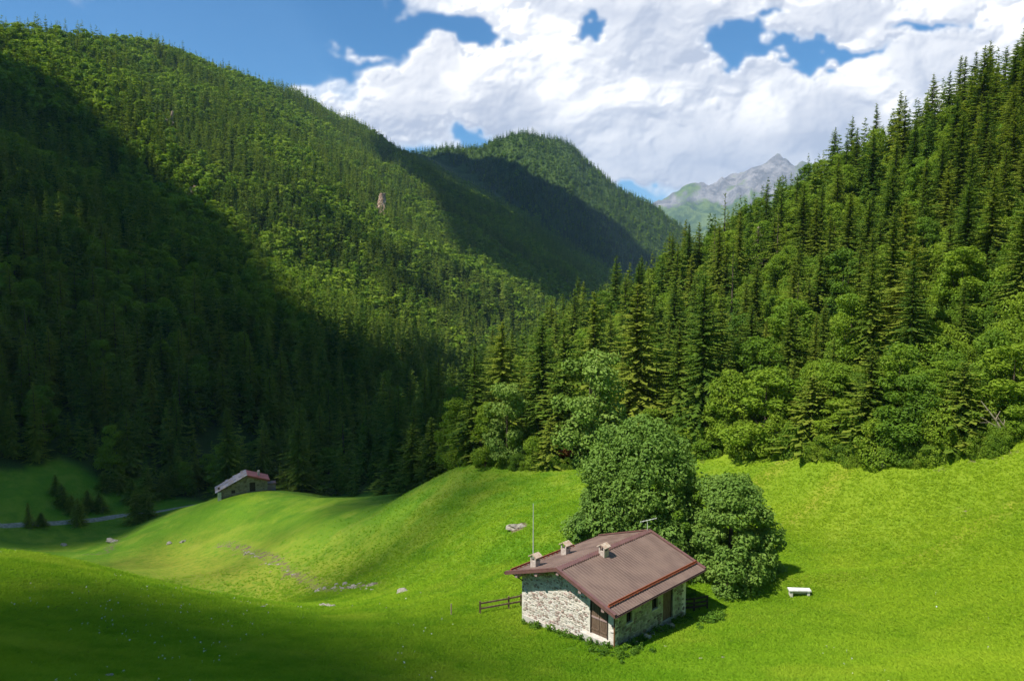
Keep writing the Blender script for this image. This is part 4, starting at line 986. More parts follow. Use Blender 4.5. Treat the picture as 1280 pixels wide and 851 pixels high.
# ------------------------------------------------------------------ the stone hut
def build_hut():
    C0 = Vector((6.20, 44.0, -22.40)); root = empty('stone_hut', C0, R(45))
    tag(root, 'stone hut with brown metal roof and three small chimneys in the meadow', 'hut')
    L, Wd = 8.0, 7.8; ev = 2.33; rise = math.tan(R(18.6)); yr = Wd / 2; ridge_z = ev + yr * rise; zb = -2.3
    gz_ = lambda y: ev + (yr - abs(y - yr)) * rise
    door = (.45, 1.85, .02, 2.12)
    # near gable (x = 0 plane): built in (y,z), thickness .45
    def wall_poly(poly_parts, ax, lo, hi, name, m='mortar'):
        mb = MB()
        for poly in poly_parts: mb.prism(poly, ax, lo, hi, .5)
        return mb.build(name, M[m], root)
    d0, d1, dz0, dz1 = door
    g1 = wall_poly([[(0, zb), (d0, zb), (d0, gz_(d0)), (0, gz_(0))], [(d0, zb), (d1, zb), (d1, dz0), (d0, dz0)], [(d0, dz1), (d1, dz1), (d1, gz_(d1)), (d0, gz_(d0))],
                    [(d1, zb), (Wd, zb), (Wd, gz_(Wd)), (yr, ridge_z), (d1, gz_(d1))]], 0, 0, .45, 'wall')
    mb = stones(MB(), Wd, -2.2, lambda s: gz_(Wd - s) - .06, [(Wd - d1 - .06, Wd - d0 + .06, -.3, dz1 + .05)], 0.0, 5, sz=(.16, .40), hh=(.10, .21))
    me = mb.mesh('stonework', M['stones']); me.transform(Matrix(((0, 1, 0, 0), (-1, 0, 0, Wd), (0, 0, 1, 0), (0, 0, 0, 1))))
    o = link('stonework', me, g1); o['kind'] = 'stuff'
    # far gable
    g2 = wall_poly([[(0, zb), (Wd, zb), (Wd, gz_(Wd)), (yr, ridge_z), (0, gz_(0))]], 0, L - .45, L, 'wall')
    # right long wall (y = 0) with openings: window, window, double door
    ops = [(1.25, 1.85, .75, 1.55), (4.0, 4.65, .72, 1.55), (5.25, 6.45, -.55, 1.62), ]
    xs = [0.45] + [v for o_ in ops for v in o_[:2]] + [L - .45]; parts = []
    for i in range(0, len(xs), 2): parts.append([(xs[i], zb), (xs[i + 1], zb), (xs[i + 1], ev), (xs[i], ev)])
    for a, b, c, d in ops: parts += [[(a, zb), (b, zb), (b, c), (a, c)], [(a, d), (b, d), (b, ev), (a, ev)]]
    w1 = wall_poly(parts, 1, .002, .45, 'wall', 'mortar_mossy_shade')
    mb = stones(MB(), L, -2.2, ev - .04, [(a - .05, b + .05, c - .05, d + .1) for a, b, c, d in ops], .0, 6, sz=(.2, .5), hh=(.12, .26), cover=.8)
    o = link('stonework', mb.mesh('stonework', M['stones_mossy_shade']), w1); o['kind'] = 'stuff'
    w2 = wall_poly([[(.45, zb), (L - .45, zb), (L - .45, ev), (.45, ev)]], 1, Wd - .45, Wd - .002, 'wall')
    mb = stones(MB(), L, -2.2, ev - .04, [], .0, 8, cover=.8); me = mb.mesh('stonework', M['stones']); me.transform(Matrix(((-1, 0, 0, L), (0, -1, 0, Wd), (0, 0, 1, 0), (0, 0, 0, 1))))
    o = link('stonework', me, w2); o['kind'] = 'stuff'
    # plinth under the door, doorstep
    mb = MB(); mb.box((-.30, .30, -.85), (-.01, 2.45, -.06), jit=.015); mb.box((-.16, 2.3, -1.3), (-.01, 7.6, -.72), jit=.02); mb.build('plinth', M['plinth'], root)
    # double door of boards
    fr = MB()
    fr.box((-.03, d0, dz0), (.10, d0 + .08, dz1)); fr.box((-.03, d1 - .08, dz0), (.10, d1, dz1)); fr.box((-.028, d0 + .08, dz1 - .1), (.10, d1 - .08, dz1)); fr.build('door_frame', M['dark'], root)
    mid = (d0 + d1) / 2
    for a, b in ((d0 + .085, mid - .008), (mid + .008, d1 - .085)):
        dr = MB(); dr.box((.055, a, dz0 + .02), (.075, b, dz1 - .11)); dd = dr.build('door', M['dark'], root)
        n = 4; w = (b - a) / n
        pm = None
        for i in range(n):
            mb = MB(); mb.box((.02, a + i * w + .006, dz0 + .02), (.055, a + (i + 1) * w - .006, dz1 - .11 + 0), jit=.003); mb.build('plank', M['door'], dd)
        mb = MB(); mb.box((-.008, a + .02, 1.05), (.019, b - .02, 1.16)); mb.build('rail', M['purlin'], dd)
        mb = MB(); mb.box((-.010, a + .02, .28), (.017, b - .02, .38)); mb.build('rail', M['door'], dd)
    # openings of the long wall
    for k, (a, b, c, d) in enumerate(ops):
        if k == 2:
            mb = MB(); mb.box((a, .10, c), (a + .08, .2, d)); mb.box((b - .08, .10, c), (b, .2, d)); mb.box((a + .08, .102, d - .09), (b - .08, .2, d)); mb.build('door_frame', M['dark'], root)
            mb = MB(); mb.box((a + .08, .17, c + .02), (b - .08, .19, d - .09)); dd = mb.build('door', M['dark'], root)
            for i in range(7):
                w = (b - a - .16) / 7; mb = MB(); mb.box((a + .085 + i * w, .135, c + .02), (a + .075 + (i + 1) * w, .17, d - .095), jit=.003); mb.build('plank', M['door'], dd)
        else:
            mb = MB(); t_ = .06
            for q in ((a, .12, c, a + t_, .2, d), (b - t_, .12, c, b, .2, d), (a + t_, .122, c, b - t_, .2, c + t_), (a + t_, .122, d - t_, b - t_, .2, d), ((a + b) / 2 - .02, .13, c + t_, (a + b) / 2 + .02, .18, d - t_)): mb.box(q[:3], q[3:])
            wn = mb.build('window', M['dark'], root); mb = MB(); mb.box((a + t_, .185, c + t_), (b - t_, .195, d - t_)); mb.build('pane', M['glass'], wn)
            mb = MB(); mb.box((a - .08, -.06, c - .08), (b + .08, .12, c - .003)); mb.build('sill', M['plinth'], wn)
            mb = MB(); mb.box((a - .12, -.025, d + .003), (b + .12, .14, d + .13)); mb.build('lintel', M['dark'], wn)
    # purlins and rafters
    x0, x1 = -.9, 9.3; oh = .72
    def rz(y): return ridge_z + .13 - abs(y - yr) * rise
    for y in (.25, 2.05, 3.9, 5.75, 7.55):
        mb = MB(); mb.box((x0 + .06, y - .11, rz(y) - .44), (x1 - .06, y + .11, rz(y) - .085)); mb.build('purlin', M['purlin'], root)
    mb = MB(); mb.beam((x0 + .3, Wd + .35, rz(Wd + .35) - .2), (-.02, Wd - .1, 1.6), .07); mb.beam((-.7, 7.55, rz(7.55) - .3), (-.7, 7.56, rz(7.55) - .32), .07); mb.build('brace', M['gutter'], root)
    # roof: deck with separate ribbed sheets laid on it
    yl, yh = -oh, Wd + oh
    for side in (0, 1):
        ye = yl if side == 0 else yh; sg = 1 if side == 0 else -1
        mb = MB(); z_e, z_r = rz(ye) - .08, rz(yr) - .08
        mb.prism([(ye, z_e), (yr, z_r), (yr, z_r + .05), (ye, z_e + .05)], 0, x0 + .05, x1 - .05, .5); deck = mb.build('roof', M['dark'], root)
        n = 10; w = (x1 - x0) / n; sheet = None
        vdir = Vector((0, yr - ye, z_r - z_e)); nrm = Vector((0, -sg * (z_r - z_e), abs(yr - ye))).normalized()
        prof = []; ribs = 4
        for r_ in range(ribs):
            a = r_ * w / ribs; q = w / ribs
            prof += [(a + .0, 0), (a + q * .60, 0), (a + q * .68, .015), (a + q * .84, .015), (a + q * .92, 0)]
        prof.append((w - .004, 0)); V = []; Fc = []; m_ = len(prof)
        for e, yy, zz in ((0, ye - sg * .04, z_e + .052 - .013), (1, yr, z_r + .052)):
            for (a, h) in prof: p = Vector((a, yy, zz)) + nrm * h; V.append(p)
        Fc = [[i, i + 1, m_ + i + 1, m_ + i] if sg > 0 else [i + 1, i, m_ + i, m_ + i + 1] for i in range(m_ - 1)]
        smb = MB(); smb.add(V, Fc, .5); sheet = smb.mesh('roof_sheet', M['roof'])
        for i in range(n): link('roof_sheet', sheet, deck, (x0 + i * w, 0, 0))
        # snow guard rail near the eave, with its brackets
        yg = ye + sg * (.66 if side == 0 else .45); zg = rz(yg) + .03
        xa, xb = (x0 + .25, x1 - .1) if side == 0 else (x0 + .1, x1 - 3.6)
        mb = MB(); mb.beam((xa, yg, zg + .10), (xb, yg, zg + .10), .05, .13); mb.beam((xa, yg - sg * .06, zg + .045), (xb, yg - sg * .06, zg + .045), .035, .035)
        k = int((xb - xa) / .45)
        for i in range(k + 1): xx = xa + (xb - xa) * i / k; mb.box((xx - .015, yg - .10, zg - .01), (xx + .015, yg + .08, zg + .06))
        g = mb.build('snow_guard', M['guard'], root)
        # gutter along the eave
        mb = MB(); pts = [(math.cos(a) * .075, math.sin(a) * .075) for a in [math.pi + math.pi * i / 6 for i in range(7)]]
        yy = ye - sg * .09; zz = z_e + .02
        V = []; 
        for xx in (x0, x1):
            V += [(xx, yy + p[0], zz + p[1]) for p in pts] + [(xx, yy + p[0] * .88, zz + p[1] * .88) for p in pts[::-1]]
        nn = 14; mb.add(V, [[i, i + nn, (i + 1) % nn + nn, (i + 1) % nn] for i in range(nn)] + [list(range(nn)), [nn + i for i in range(nn)][::-1]])
        mb.build('gutter', M['gutter'], root)
    # ridge cap with notched edges, bargeboards
    mb = MB(); zc = rz(yr) + .015; V = []
    mb.prism([(yr - .20, zc - .060 + .0), (yr, zc + .035), (yr + .20, zc - .060), (yr + .20, zc - .045), (yr, zc + .055), (yr - .20, zc - .045)], 0, x0 - .02, x1 + .02)
    n = 48
    for i in range(n):
        xx = x0 + (x1 - x0) * i / n
        for sg in (-1, 1): mb.box((xx, yr + sg * .235 - .035, zc - .085), (xx + .11, yr + sg * .235 + .035, zc - .045))
    mb.build('ridge_cap', M['trim'], root)
    for xx in (x0, x1):
        for sg in (0, 1):
            ye = yl - .02 if sg == 0 else yh + .02
            mb = MB(); a, b = (xx - .03, xx + .03); z_e, z_r = rz(ye), rz(yr)
            mb.prism([(ye, z_e - .17), (yr, z_r - .17), (yr, z_r + .065), (ye, z_e + .065)], 0, a, b)
            mb.prism([(ye, z_e + .02), (yr, z_r + .02), (yr, z_r + .075), (ye, z_e + .075)], 0, xx - .035 if xx < 0 else xx - .16, xx + .16 if xx < 0 else xx + .035)
            mb.build('bargeboard', M['trim'], root)
    # downpipe
    mb = MB(); mb.tube([(-.05, -.70, ev - .25), (-.06, -.35, ev - .5), (-.07, -.07, ev - .7)], .045, 8); mb.tube([(-.07, -.07, ev - .7), (-.07, -.07, 1.0)], .045, 8); mb.build('downpipe', M['gutter'], root)
    mb = MB(); mb.tube([(-.07, -.07, 1.0), (-.07, -.07, -.6)], .05, 8); mb.build('downpipe', M['copper'], root)
    # chimneys
    def chimney(x, y, h, w=.235):
        zz = rz(y) - .12
        mb = MB(); mb.box((x - w, y - w, zz), (x + w, y + w, zz + .12 + h)); ch = mb.build('chimney', M['chimney'], root)
        top = zz + .12 + h
        for sx in (-1, 1):
            for sy in (-1, 1):
                mb = MB(); mb.box((x + sx * (w - .05) - .05, y + sy * (w - .05) - .05, top), (x + sx * (w - .05) + .05, y + sy * (w - .05) + .05, top + .26)); mb.build('post', M['chimney'], ch)
        mb = MB(); mb.box((x - w + .1, y - w + .1, top - .002), (x + w - .1, y + w - .1, top + .02)); mb.build('flue', M['dark'], ch)
        for sg in (-1, 1):
            mb = MB(); mb.prism([(y + sg * (w + .12), top + .22), (y, top + .44), (y, top + .50), (y + sg * (w + .14), top + .28)], 0, x - w - .08, x + w + .08); mb.build('cap_slab', M['cap'], ch)
    chimney(.30, 6.85, .42); chimney(3.45, 6.9, .42); chimney(3.4, 3.5, .30)
    # aerial on the far end of the ridge
    mb = MB(); mb.tube([(9.0, yr, rz(yr)), (9.0, yr, rz(yr) + .72)], .022, 6); ae = mb.build('aerial', M['pole'], root)
    mb = MB(); mb.tube([(8.75, yr + .45, rz(yr) + .62), (9.3, yr - .55, rz(yr) + 1.0)], .02, 6)
    for k in range(6): q = k / 5; c = Vector((8.75, yr + .45, rz(yr) + .62)).lerp(Vector((9.3, yr - .55, rz(yr) + 1.0)), q); mb.beam(c + Vector((-.16, -.08, 0)), c + Vector((.16, .08, 0)), .014)
    mb.build('aerial_boom', M['pole'], ae)
    return root, C0
hut, HC = build_hut()
def hutp(x, y):
    """hut coordinates to the world, on the ground"""
    c, s = math.cos(R(45)), math.sin(R(45)); X_ = HC.x + x * c - y * s; Y_ = HC.y + x * s + y * c; return X_, Y_, gz(X_, Y_)
# tall thin mast behind the hut's left eave
def mast():
    x, y, z = hutp(2.1, 8.75); h = -16.15 - z; o = empty('radio_mast', (x, y, z)); tag(o, 'tall thin pale mast rising beside the left eave of the hut', 'mast')
    mb = MB(); mb.tube([(0, 0, -.4), (0, 0, h * .55), (0, 0, h)], [.05, .038, .022], 8); mb.build('pole', M['pole'], o)
    mb = MB(); mb.tube([(0, 0, 0), (0, 0, .35)], .09, 8); mb.build('base', M['gutter'], o)
mast()
# fences
def fence(name, pts, hgt_, rails, label, post=.11, rail=.08, m='wood'):
    o = empty(name, pts[0]); tag(o, label, 'fence'); o0 = Vector(pts[0])
    for p in pts:
        q = Vector(p) - o0; mb = MB(); mb.beam(q + Vector((0, 0, -.4)), q + Vector((random.uniform(-.03, .03), 0, hgt_)), post, c=.5); mb.build('post', M[m], o)
    for a, b in zip(pts[:-1], pts[1:]):
        for r_ in rails:
            mb = MB(); mb.beam(Vector(a) - o0 + Vector((0, -.07, r_)), Vector(b) - o0 + Vector((0, -.07, r_ + random.uniform(-.03, .03))), .05, rail * 1.4, c=.5); mb.build('rail', M[m], o)
a = hit(600, 767); b = hit(636, 760.5); c = hit(651, 757.5)
fence('wooden_fence', [a, b, c], .92, (.42, .80), 'short two-rail wooden fence running left from the front corner of the hut', .13, .085)
p0 = hutp(8.1, .6); p1 = hutp(9.0, -.05); p2 = hutp(10.1, -.45)
fence('wooden_fence', [p0, p1, p2], 1.0, (.35, .65, .95), 'dark little fence in the shade behind the right end of the hut', .11, .09, 'dark')
x, y, z = hit(564, 769)
mb = MB(); mb.tube([(0, 0, -.3), (.01, 0, .5), (0, .01, .88)], [.055, .05, .045], 7); o = mb.build('wooden_post', M['pale_wood'], None); o.location = (x, y, z); tag(o, 'single pale wooden post standing in the grass left of the fence', 'post')
# white bench
def bench():
    x, y, z = hit(999, 744); o = empty('bench', (x, y, z), R(-4)); tag(o, 'white slab bench standing alone on the right of the meadow', 'bench')
    mb = MB(); mb.box((-.78, -.26, .40), (.78, .26, .49), jit=.01); mb.build('seat', M['white'], o)
    for sx in (-.6, .6):
        mb = MB(); mb.box((sx - .09, -.2, -.2), (sx + .09, .2, .398), jit=.01); mb.build('leg', M['plinth'], o)
    mb = MB(); mb.box((-.51, .02, .12), (.51, .08, .34)); mb.build('stretcher', M['plinth'], o)
bench()
# rocks: pale boulders and the rubble of the gully
def rock_mesh(seed, flat=.55):
    rg = np.random.RandomState(seed); bm_v = []; t = (1 + 5 ** .5) / 2
    V = np.array([(-1,t,0),(1,t,0),(-1,-t,0),(1,-t,0),(0,-1,t),(0,1,t),(0,-1,-t),(0,1,-t),(t,0,-1),(t,0,1),(-t,0,-1),(-t,0,1)], float); V /= np.linalg.norm(V[0])
    Fc = [(0,11,5),(0,5,1),(0,1,7),(0,7,10),(0,10,11),(1,5,9),(5,11,4),(11,10,2),(10,7,6),(7,1,8),(3,9,4),(3,4,2),(3,2,6),(3,6,8),(3,8,9),(4,9,5),(2,4,11),(6,2,10),(8,6,7),(9,8,1)]
    V = V.tolist(); cache = {}; out = []
    def mid(a, b):
        k = (min(a, b), max(a, b))
        if k not in cache: m = (np.array(V[a]) + V[b]) / 2; V.append((m / np.linalg.norm(m)).tolist()); cache[k] = len(V) - 1
        return cache[k]
    for a, b, c in Fc: ab, bc, ca = mid(a, b), mid(b, c), mid(c, a); out += [(a, ab, ca), (b, bc, ab), (c, ca, bc), (ab, bc, ca)]
    V = np.array(V); n = 1 + .28 * rg.normal(size=len(V)).clip(-1.2, 1.2); return V * n[:, None] * [1, .75, flat], out
RK = [mesh_np('rock', *rock_mesh(s), [M['rock']], False) for s in range(6)]
def rock(u, v, size, label, group=None, sx=1.0, name='rock'):
    x, y, z = hit(u, v); o = link(name, random.choice(RK), None, (x, y, z + size * .05)); o.scale = (size * sx, size, size); o.rotation_euler = (0, random.uniform(-.2, .2), random.uniform(-.4, .4)); tag(o, label, 'rock', group); return o
rock(405, 757.5, .42, 'flat pale rock with bare earth left of the gully rubble', sx=1.6); rock(414, 758, .3, 'smaller pale rock touching the flat rock below the gully', sx=1.4)
rock(644, 659, .55, 'pale rock patch on the bright slope above the hut', sx=1.7); rock(652, 658, .4, 'smaller pale stone right of the pale rock above the hut', sx=1.4)
rock(1103, 580, .8, 'pale stone at the lowest point of the wood edge'); rock(80, 681, .7, 'single white stone on the flat grass at left'); rock(141, 677, .9, 'pale stone lying in the small stream bed at left', sx=1.8)
rock(505, 740, .5, 'small pale stone on the flat grass right of the gully rubble', sx=1.6); rock(229, 677, .55, 'small stone on the slope foot below the far hut'); rock(212, 679, .6, 'grey stone low on the slope, left of the one below the far hut')
rock(329, 759, .25, 'small white stone on the grass above the shaded foreground'); rock(137, 845, .22, 'white stone in the shaded grass at the bottom of the picture')
for (u, v, s_, lb) in [(832, 808, .13, 'small white stone on the lit grass right of the hut'), (876, 823, .11, 'tiny white stone low on the lit grass'), (904, 822, .14, 'white stone low on the lit grass, right of the tiny one'), (750, 828, .08, 'tiny white stone on the grass below the hut corner')]: rock(u, v, s_, lb)
for (x_, y_, s_, lb) in [(1.3, -.45, .30, 'flat brown slab leaning at the base of the shaded hut wall'), (2.6, -.5, .34, 'dark boulder at the base of the shaded hut wall'), (4.3, -.4, .3, 'grey stone at the base of the shaded wall, under the second window'), (5.4, -.45, .36, 'grey stone beside the steps of the shaded hut door'), (3.5, -.35, .22, 'small stone between the boulders at the shaded hut wall')]:
    x, y, z = hutp(x_, y_); o = link('rock', random.choice(RK), None, (x, y, z + .08)); o.scale = (s_ * 1.4, s_, s_); o.rotation_euler = (0, 0, random.uniform(0, 3)); tag(o, lb, 'rock')
GR = 'rubble stones lying in the gully'
for i in range(46):
    if i < 30: t = random.random(); u = 470 + (395 - 470) * t; v = 731 + (737 - 731) * t + random.gauss(0, 2.2)
    else: t = random.random(); u = 380 + (290 - 380) * t; v = 722 + (682 - 722) * t + random.gauss(0, 2.0)
    zone_ = 'nearest the hut' if u > 445 else 'in its widest part' if u > 405 else 'where it turns dark' if u > 350 else 'at its far upper end'
    rock(u, v, random.uniform(.12, .36) if i < 30 else random.uniform(.10, .32), 'pale stone in the rubble of the gully, %s' % zone_, GR, random.uniform(1, 1.6))
# rock faces showing through the woods on the left mountain
def crag(u, v, w, h, label):
    x, y, z = hit(u, v); rg2 = np.random.RandomState(int(u)); nx, nz = 16, 22; V = []; Fc = []
    for j in range(nz):
        for i in range(nx):
            a = (i / (nx - 1) - .5) * 2; b = j / (nz - 1); wd = w * (1 - .55 * b ** 1.5) * (.85 + .3 * rg2.rand())
            q = .30 * w * (1 - a * a) ; V.append((a * wd / 2 + b * h * .05, -q - 2 + b * h * .40 + rg2.normal() * w * .045, b * h - h * .25 - 3 + rg2.normal() * .3))
    for j in range(nz - 1):
        for i in range(nx - 1): k = j * nx + i; Fc.append((k, k + 1, k + nx + 1, k + nx))
    n0 = len(V); top = V[-nx:]; V += [(p[0], p[1] + w * .8, p[2] - .5) for p in top]; Fc += [((nz - 1) * nx + i, (nz - 1) * nx + i + 1, n0 + i + 1, n0 + i) for i in range(nx - 1)]
    o = link('rock_outcrop', mesh_np('rock_outcrop', V, Fc, [M['rock_red']], False), None, (x, y, z)); tag(o, label, 'rock outcrop')
crag(474, 270, 12, 34, 'pale pink cliff standing out of the wooded slope at left centre'); crag(240, 248, 6, 16, 'small rock face low in the ravine of the left mountain'); crag(211, 156, 4.5, 20, 'ochre rock strip high in the ravine of the left mountain')

# ------------------------------------------------------------------ the far hut
def far_hut():
    x, y, _ = at(303, 612, 152.0); x = float(x) + .6; y = float(y); z = gz(x, y) + .35; o = empty('stone_hut', (x, y, z), R(23)); tag(o, 'small far stone hut with half slate, half red roof on the knoll', 'hut')
    xl, xr, xa = -5.0, 4.4, .45; Dp = 3.7; za, zl, zr = 3.3, .55, 2.0; zb = -3.0
    dr = (.85, 2.0, -.15, 1.75); wi = (-2.7, -1.95, -.15, .55)
    top = lambda q: (zl + (q - xl) / (xa - xl) * (za - zl)) if q < xa else za + (q - xa) / (xr - xa) * (zr - za)
    mb = MB()
    def col_(a, b, lo=None, hi=None):
        if a < xa < b: poly = [(a, zb if lo is None else lo), (b, zb if lo is None else lo), (b, top(b)), (xa, za), (a, top(a))]
        else: poly = [(a, zb if lo is None else lo), (b, zb if lo is None else lo), (b, top(b) if hi is None else hi), (a, top(a) if hi is None else hi)]
        mb.prism(poly, 1, 0, .5, .5)
    col_(xl, wi[0]); col_(wi[0], wi[1], None, wi[2]); col_(wi[0], wi[1], wi[3]); col_(wi[1], dr[0]); col_(dr[0], dr[1], None, dr[2]); col_(dr[0], dr[1], dr[3]); col_(dr[1], xr)
    w = mb.build('wall', M['mortar_dark'], o)
    s_ = stones(MB(), xr - xl, -2.6, lambda q: top(q + xl) - .05, [(a - xl - .05, b - xl + .05, c, d + .1) for a, b, c, d in (dr, wi)], 0, 31, sz=(.3, .7), hh=(.18, .34)); me = s_.mesh('stonework', M['stones_dark']); me.transform(Matrix.Translation((xl, 0, 0)))
    q = link('stonework', me, w); q['kind'] = 'stuff'
    mb = MB(); mb.box((xl, .502, zb), (xl + .5, Dp, zl)); mb.build('wall', M['mortar'], o)
    mb = MB(); mb.box((xr - .5, .502, zb), (xr, Dp, zr)); mb.build('wall', M['mortar_dark'], o)
    mb = MB(); mb.prism([(xl + .5, zb), (xr - .5, zb), (xr - .5, top(xr - .5)), (xa, za), (xl + .5, top(xl + .5))], 1, Dp - .5, Dp); mb.build('wall', M['mortar_dark'], o)
    mb = MB(); mb.box((xl - .35, -.45, -1.9), (xl + .35, .35, .45), jit=.04); mb.build('buttress', M['plinth'], o)
    mb = MB(); mb.box((dr[0], .15, dr[2]), (dr[1], .22, dr[3])); mb.build('door', M['dark'], o)
    mb = MB(); mb.box((wi[0], .15, wi[2]), (wi[1], .22, wi[3])); mb.build('window', M['dark'], o)
    # slate slope: rows of slabs on a deck
    sl = (za - zl) / (xa - xl); x_e = xl - .7; z_e = zl - .7 * sl + .1
    mb = MB(); mb.prism([(x_e, z_e), (xa, za + .1), (xa, za + .18), (x_e, z_e + .08)], 1, -.5, Dp + .4); rf = mb.build('roof', M['dark'], o)
    mb = MB(); n = 12; Ls = xa - x_e; rg = random.Random(4)
    for i in range(n):
        yy = -.55
        while yy < Dp + .4:
            wd = rg.uniform(.45, .95); a = x_e - .08 + Ls * i / n; b = a + Ls / n * 1.12; za_, zb_ = z_e + .085 + (a - x_e) * sl + .05, z_e + .085 + (b - x_e) * sl
            mb.add([(a, yy, za_), (b, yy, zb_), (b, yy + wd, zb_), (a, yy + wd, za_), (a, yy, za_ + .05), (b, yy, zb_ + .045), (b, yy + wd, zb_ + .045), (a, yy + wd, za_ + .05)], [[3, 2, 1, 0], [4, 5, 6, 7], [0, 1, 5, 4], [1, 2, 6, 5], [2, 3, 7, 6], [3, 0, 4, 7]], rg.random()); yy += wd + .02
    q = mb.build('slate_slabs', M['slate'], rf); q['kind'] = 'stuff'
    sr = (zr - za) / (xr - xa); x_f = xr + .45; z_f = zr + .45 * sr + .1
    mb = MB(); mb.prism([(xa + .002, za + .1), (x_f, z_f), (x_f, z_f + .08), (xa + .002, za + .19)], 1, -.5, Dp + .4); rf = mb.build('roof', M['red_roof'], o, )
    mb = MB(); mb.prism([(xa, za - .18), (x_f, z_f - .26), (x_f, z_f + .12), (xa, za + .22)], 1, -.56, -.5); mb.build('fascia', M['red_roof'], rf)
    mb = MB(); mb.box((2.55, 1.2, 2.4), (3.0, 1.65, 3.75)); ch = mb.build('chimney', M['chimney'], rf)
    mb = MB(); mb.box((xl - .25, .6, .1), (xl + .15, 1.0, 1.25)); ch = mb.build('chimney', M['stones_dark'], o)
    mb = MB(); mb.box((xr + .02, 1.2, -2.6), (xr + 1.7, 3.0, .75)); mb.build('lean_to', M['purlin'], o)
    mb = MB(); mb.box((xr + .02, 1.0, .752), (xr + 1.85, 3.1, .84)); mb.build('lean_to_roof', M['gutter'], o)
far_hut()

# ------------------------------------------------------------------ grass, weeds and flowers on the near meadow
def grass_blade_mat():
    m, t, o = mat('grass_blades'); p = t.node('ShaderNodeNewGeometry').outputs['Position']; c = grass_colour(t, p)
    cl = attr(t, 'tone', 'INSTANCER').outputs['Fac']; c = t.vm('MULTIPLY', t.mix(t.m('MULTIPLY', cl, .5), c, (.24, .33, .03)), (1.7, 1.68, 1.5))
    d = t.node('ShaderNodeBsdfDiffuse'); tr = t.node('ShaderNodeBsdfTranslucent'); t.l.new(c, d.inputs[0]); t.l.new(c, tr.inputs[0])
    mx = t.node('ShaderNodeMixShader'); mx.inputs[0].default_value = .5; t.l.new(d.outputs[0], mx.inputs[1]); t.l.new(tr.outputs[0], mx.inputs[2]); t.l.new(mx.outputs[0], o.inputs[0]); return m
M['blade'] = grass_blade_mat(); M['petal'] = simple('white_petals', (.75, .75, .70), None, 2, .7, .2, .05, .001); M['weed'] = foliage('weed_leaves', (.05, .12, .015), (.09, .19, .02), (.14, .25, .02), .3, .5)
def tuft(seed, n=9, h=.16, spread=.12, lean=.09, wd=.022):
    rg = random.Random(seed); V = []; Fc = []
    for _ in range(n):
        a = rg.uniform(0, 6.28); r = rg.uniform(0, spread); x, y = math.cos(a) * r, math.sin(a) * r; b = rg.uniform(0, 6.28); hh = h * rg.uniform(.6, 1.2); lx, ly = rg.gauss(0, lean), rg.gauss(0, lean)
        dx, dy = math.cos(b) * wd, math.sin(b) * wd; k = len(V)
        V += [(x - dx, y - dy, -.02), (x + dx, y + dy, -.02), (x + lx * .5 + dx * .6, y + ly * .5 + dy * .6, hh * .6), (x + lx, y + ly, hh)]; Fc += [(k, k + 1, k + 2), (k, k + 2, k + 3)]
    return V, Fc
tufts = [source('grass_tuft', mesh_np('grass_tuft', *tuft(s), [M['blade']], False)) for s in range(6)]
def sow(n, dmin, dmax, seed, keep=1.0):
    rr = np.random.RandomState(seed); d = dmin * (dmax / dmin) ** rr.random(n); x = rr.uniform(-.86, .86, n) * d; z, _ = fast(x, d)
    ok = ~in_woods(x, d, 1.0) & (rr.random(n) > sstep(62, 118, d) ** .7); cx, cy_ = (x - HC.x), (d - HC.y); lx = (cx + cy_) * .7071; ly = (-cx + cy_) * .7071; ok &= ~((lx > -.05) & (lx < 8.05) & (ly > -.02) & (ly < 7.85))
    dirt, _ = masks(x, d); ok &= (dirt < .5); return x[ok], d[ok], z[ok], rr
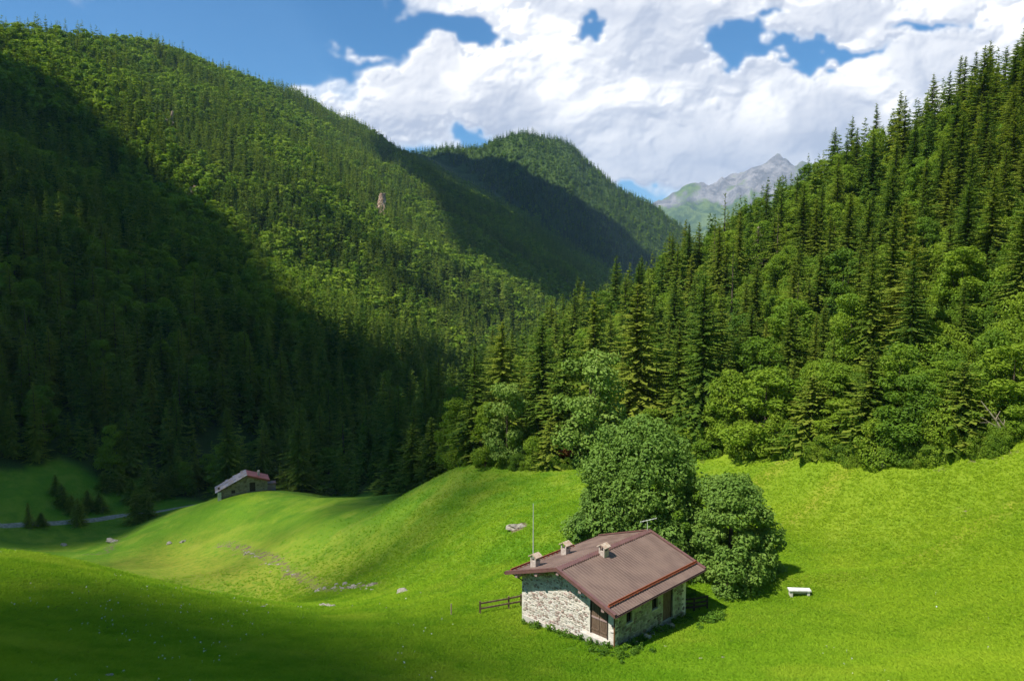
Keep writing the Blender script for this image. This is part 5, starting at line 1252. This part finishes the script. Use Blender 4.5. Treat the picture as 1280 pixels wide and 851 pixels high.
def grass():
    x, y, z, rr = sow(460000, 30, 118, 77); n = len(x); clump = fbm(x / 1.7, y / 1.7, 3, 301)
    s = (.55 + .5 * rr.random(n) + .15 * np.clip(clump, -.6, 1)) * (1 + (y - 30) / 130)
    rot = np.stack([rr.normal(0, .1, n), rr.normal(0, .1, n), rr.uniform(0, 6.28, n)], 1)
    scatter_object('meadow_grass', np.stack([x, y, z], 1), rot, np.stack([s * 1.2, s * 1.2, s * .62], 1), np.clip(.4 + clump * .2 + rr.normal(0, .15, n), 0, 1), rr.randint(0, 6, n), tufts, 'short lush grass covering the near meadow')
    mb = MB()
    for a in range(5): an = a * 1.2566; mb.add([(0, 0, 0), (math.cos(an) * .05, math.sin(an) * .05, .012), (math.cos(an + .6) * .055, math.sin(an + .6) * .055, .012)], [(0, 1, 2)])
    mb.beam((0, 0, -.16), (0, 0, 0), .006); fl_ = source('flower', mb.mesh('flower', M['petal']))
    x, y, z, rr = sow(1500, 30, 62, 78); cl = fbm(x / 6, y / 6, 3, 311); k = (cl > .1) & ((x < -4) | ((x > 14) & (rr.random(len(x)) < .15))); x, y, z = x[k], y[k], z[k]; n = len(x)
    scatter_object('meadow_flowers', np.stack([x, y, z + .17], 1), np.stack([rr.normal(0, .3, n), rr.normal(0, .3, n), rr.uniform(0, 6, n)], 1), np.repeat(rr.uniform(.45, 1.05, n)[:, None], 3, 1), np.zeros(n), np.zeros(n), [fl_], 'tiny white flowers dotted over the near meadow')
    # broad-leaved weeds around the hut and at the feet of the trees
    wd_ = []
    for s in range(4):
        d, cs = leaf_crown(400 + s, Hh=.5, Rr=.38, lobes=6, n=130, leaf=.085, shape='oval', base=.0, lump=.5); wd_.append(source('weed', crown_mesh('weed', d, [M['weed']])))
    P = []; rr = np.random.RandomState(9)
    for _ in range(150):
        a = rr.random() * 4
        if a < 1: q = (rr.uniform(-.1, 8.5), rr.uniform(-.75, -.25))
        elif a < 1.7: q = (rr.uniform(-.6, -.25), rr.uniform(0, 8))
        elif a < 2.4: q = (rr.normal(8.3, .7), rr.normal(-1.9, .35))
        elif a < 3: q = (rr.normal(9.5, 2), rr.normal(2, 1.2))
        else: q = (rr.normal(-.6, 1.2), rr.normal(-.8, .7))
        P.append(hutp(*q))
    P = np.array(P); n = len(P); scatter_object('weeds', P, np.stack([np.zeros(n), np.zeros(n), rr.uniform(0, 6, n)], 1), np.repeat(rr.uniform(.3, .95, n)[:, None], 3, 1), rr.uniform(.2, .9, n), rr.randint(0, 4, n), wd_, 'leafy weeds around the foot of the hut')
    # shrubby fringe where wood meets meadow
    fx = np.interp(np.linspace(0, 1, 330), np.linspace(0, 1, len(ex)), ex) + rr.normal(0, .5, 330); fy = edge_y(fx) + rr.uniform(-.8, 3.2, 330); 
    ux, uy = [q_.ravel() for q_ in np.meshgrid(np.arange(-6, 105, 2.9), np.arange(60, 190, 2.9))]; ux = ux + rr.uniform(-1.4, 1.4, ux.size); uy = uy + rr.uniform(-1.4, 1.4, uy.size)
    ok = in_woods(ux, uy, 2.5) & (np.abs(ux) < .75 * uy); fx = np.concatenate([fx, ux[ok]]); fy = np.concatenate([fy, uy[ok]]); fz, _ = fast(fx, fy); n = len(fx)
    bs = [source('undergrowth', KIT['bush'][k][0]) for k in range(4)]; s = np.where(np.arange(n) < 330, rr.uniform(.12, .42, n), rr.uniform(.35, 1.05, n))
    scatter_object('undergrowth', np.stack([fx, fy, fz - .1], 1), np.stack([np.zeros(n), np.zeros(n), rr.uniform(0, 6, n)], 1), np.repeat(s[:, None], 3, 1), rr.uniform(.2, 1.0, n), rr.randint(0, 4, n), bs, 'low green undergrowth along the foot of the wood')
grass()

# ------------------------------------------------------------------ air
def haze():
    mb = MB(); mb.box((-9900, -9900, -560), (9900, 9900, 1420)); m, t, o = mat('haze'); v = t.node('ShaderNodeVolumePrincipled')
    v.inputs['Color'].default_value = (.45, .69, 1.0, 1); v.inputs['Density'].default_value = HAZE; v.inputs['Anisotropy'].default_value = .2; t.l.new(v.outputs[0], o.inputs['Volume'])
    try: m.cycles.homogeneous_volume = True
    except Exception: pass
    h = mb.build('haze', m); h['kind'] = 'stuff'; h['label'] = 'thin blue haze in the valley air'
HAZE = .000056
haze()
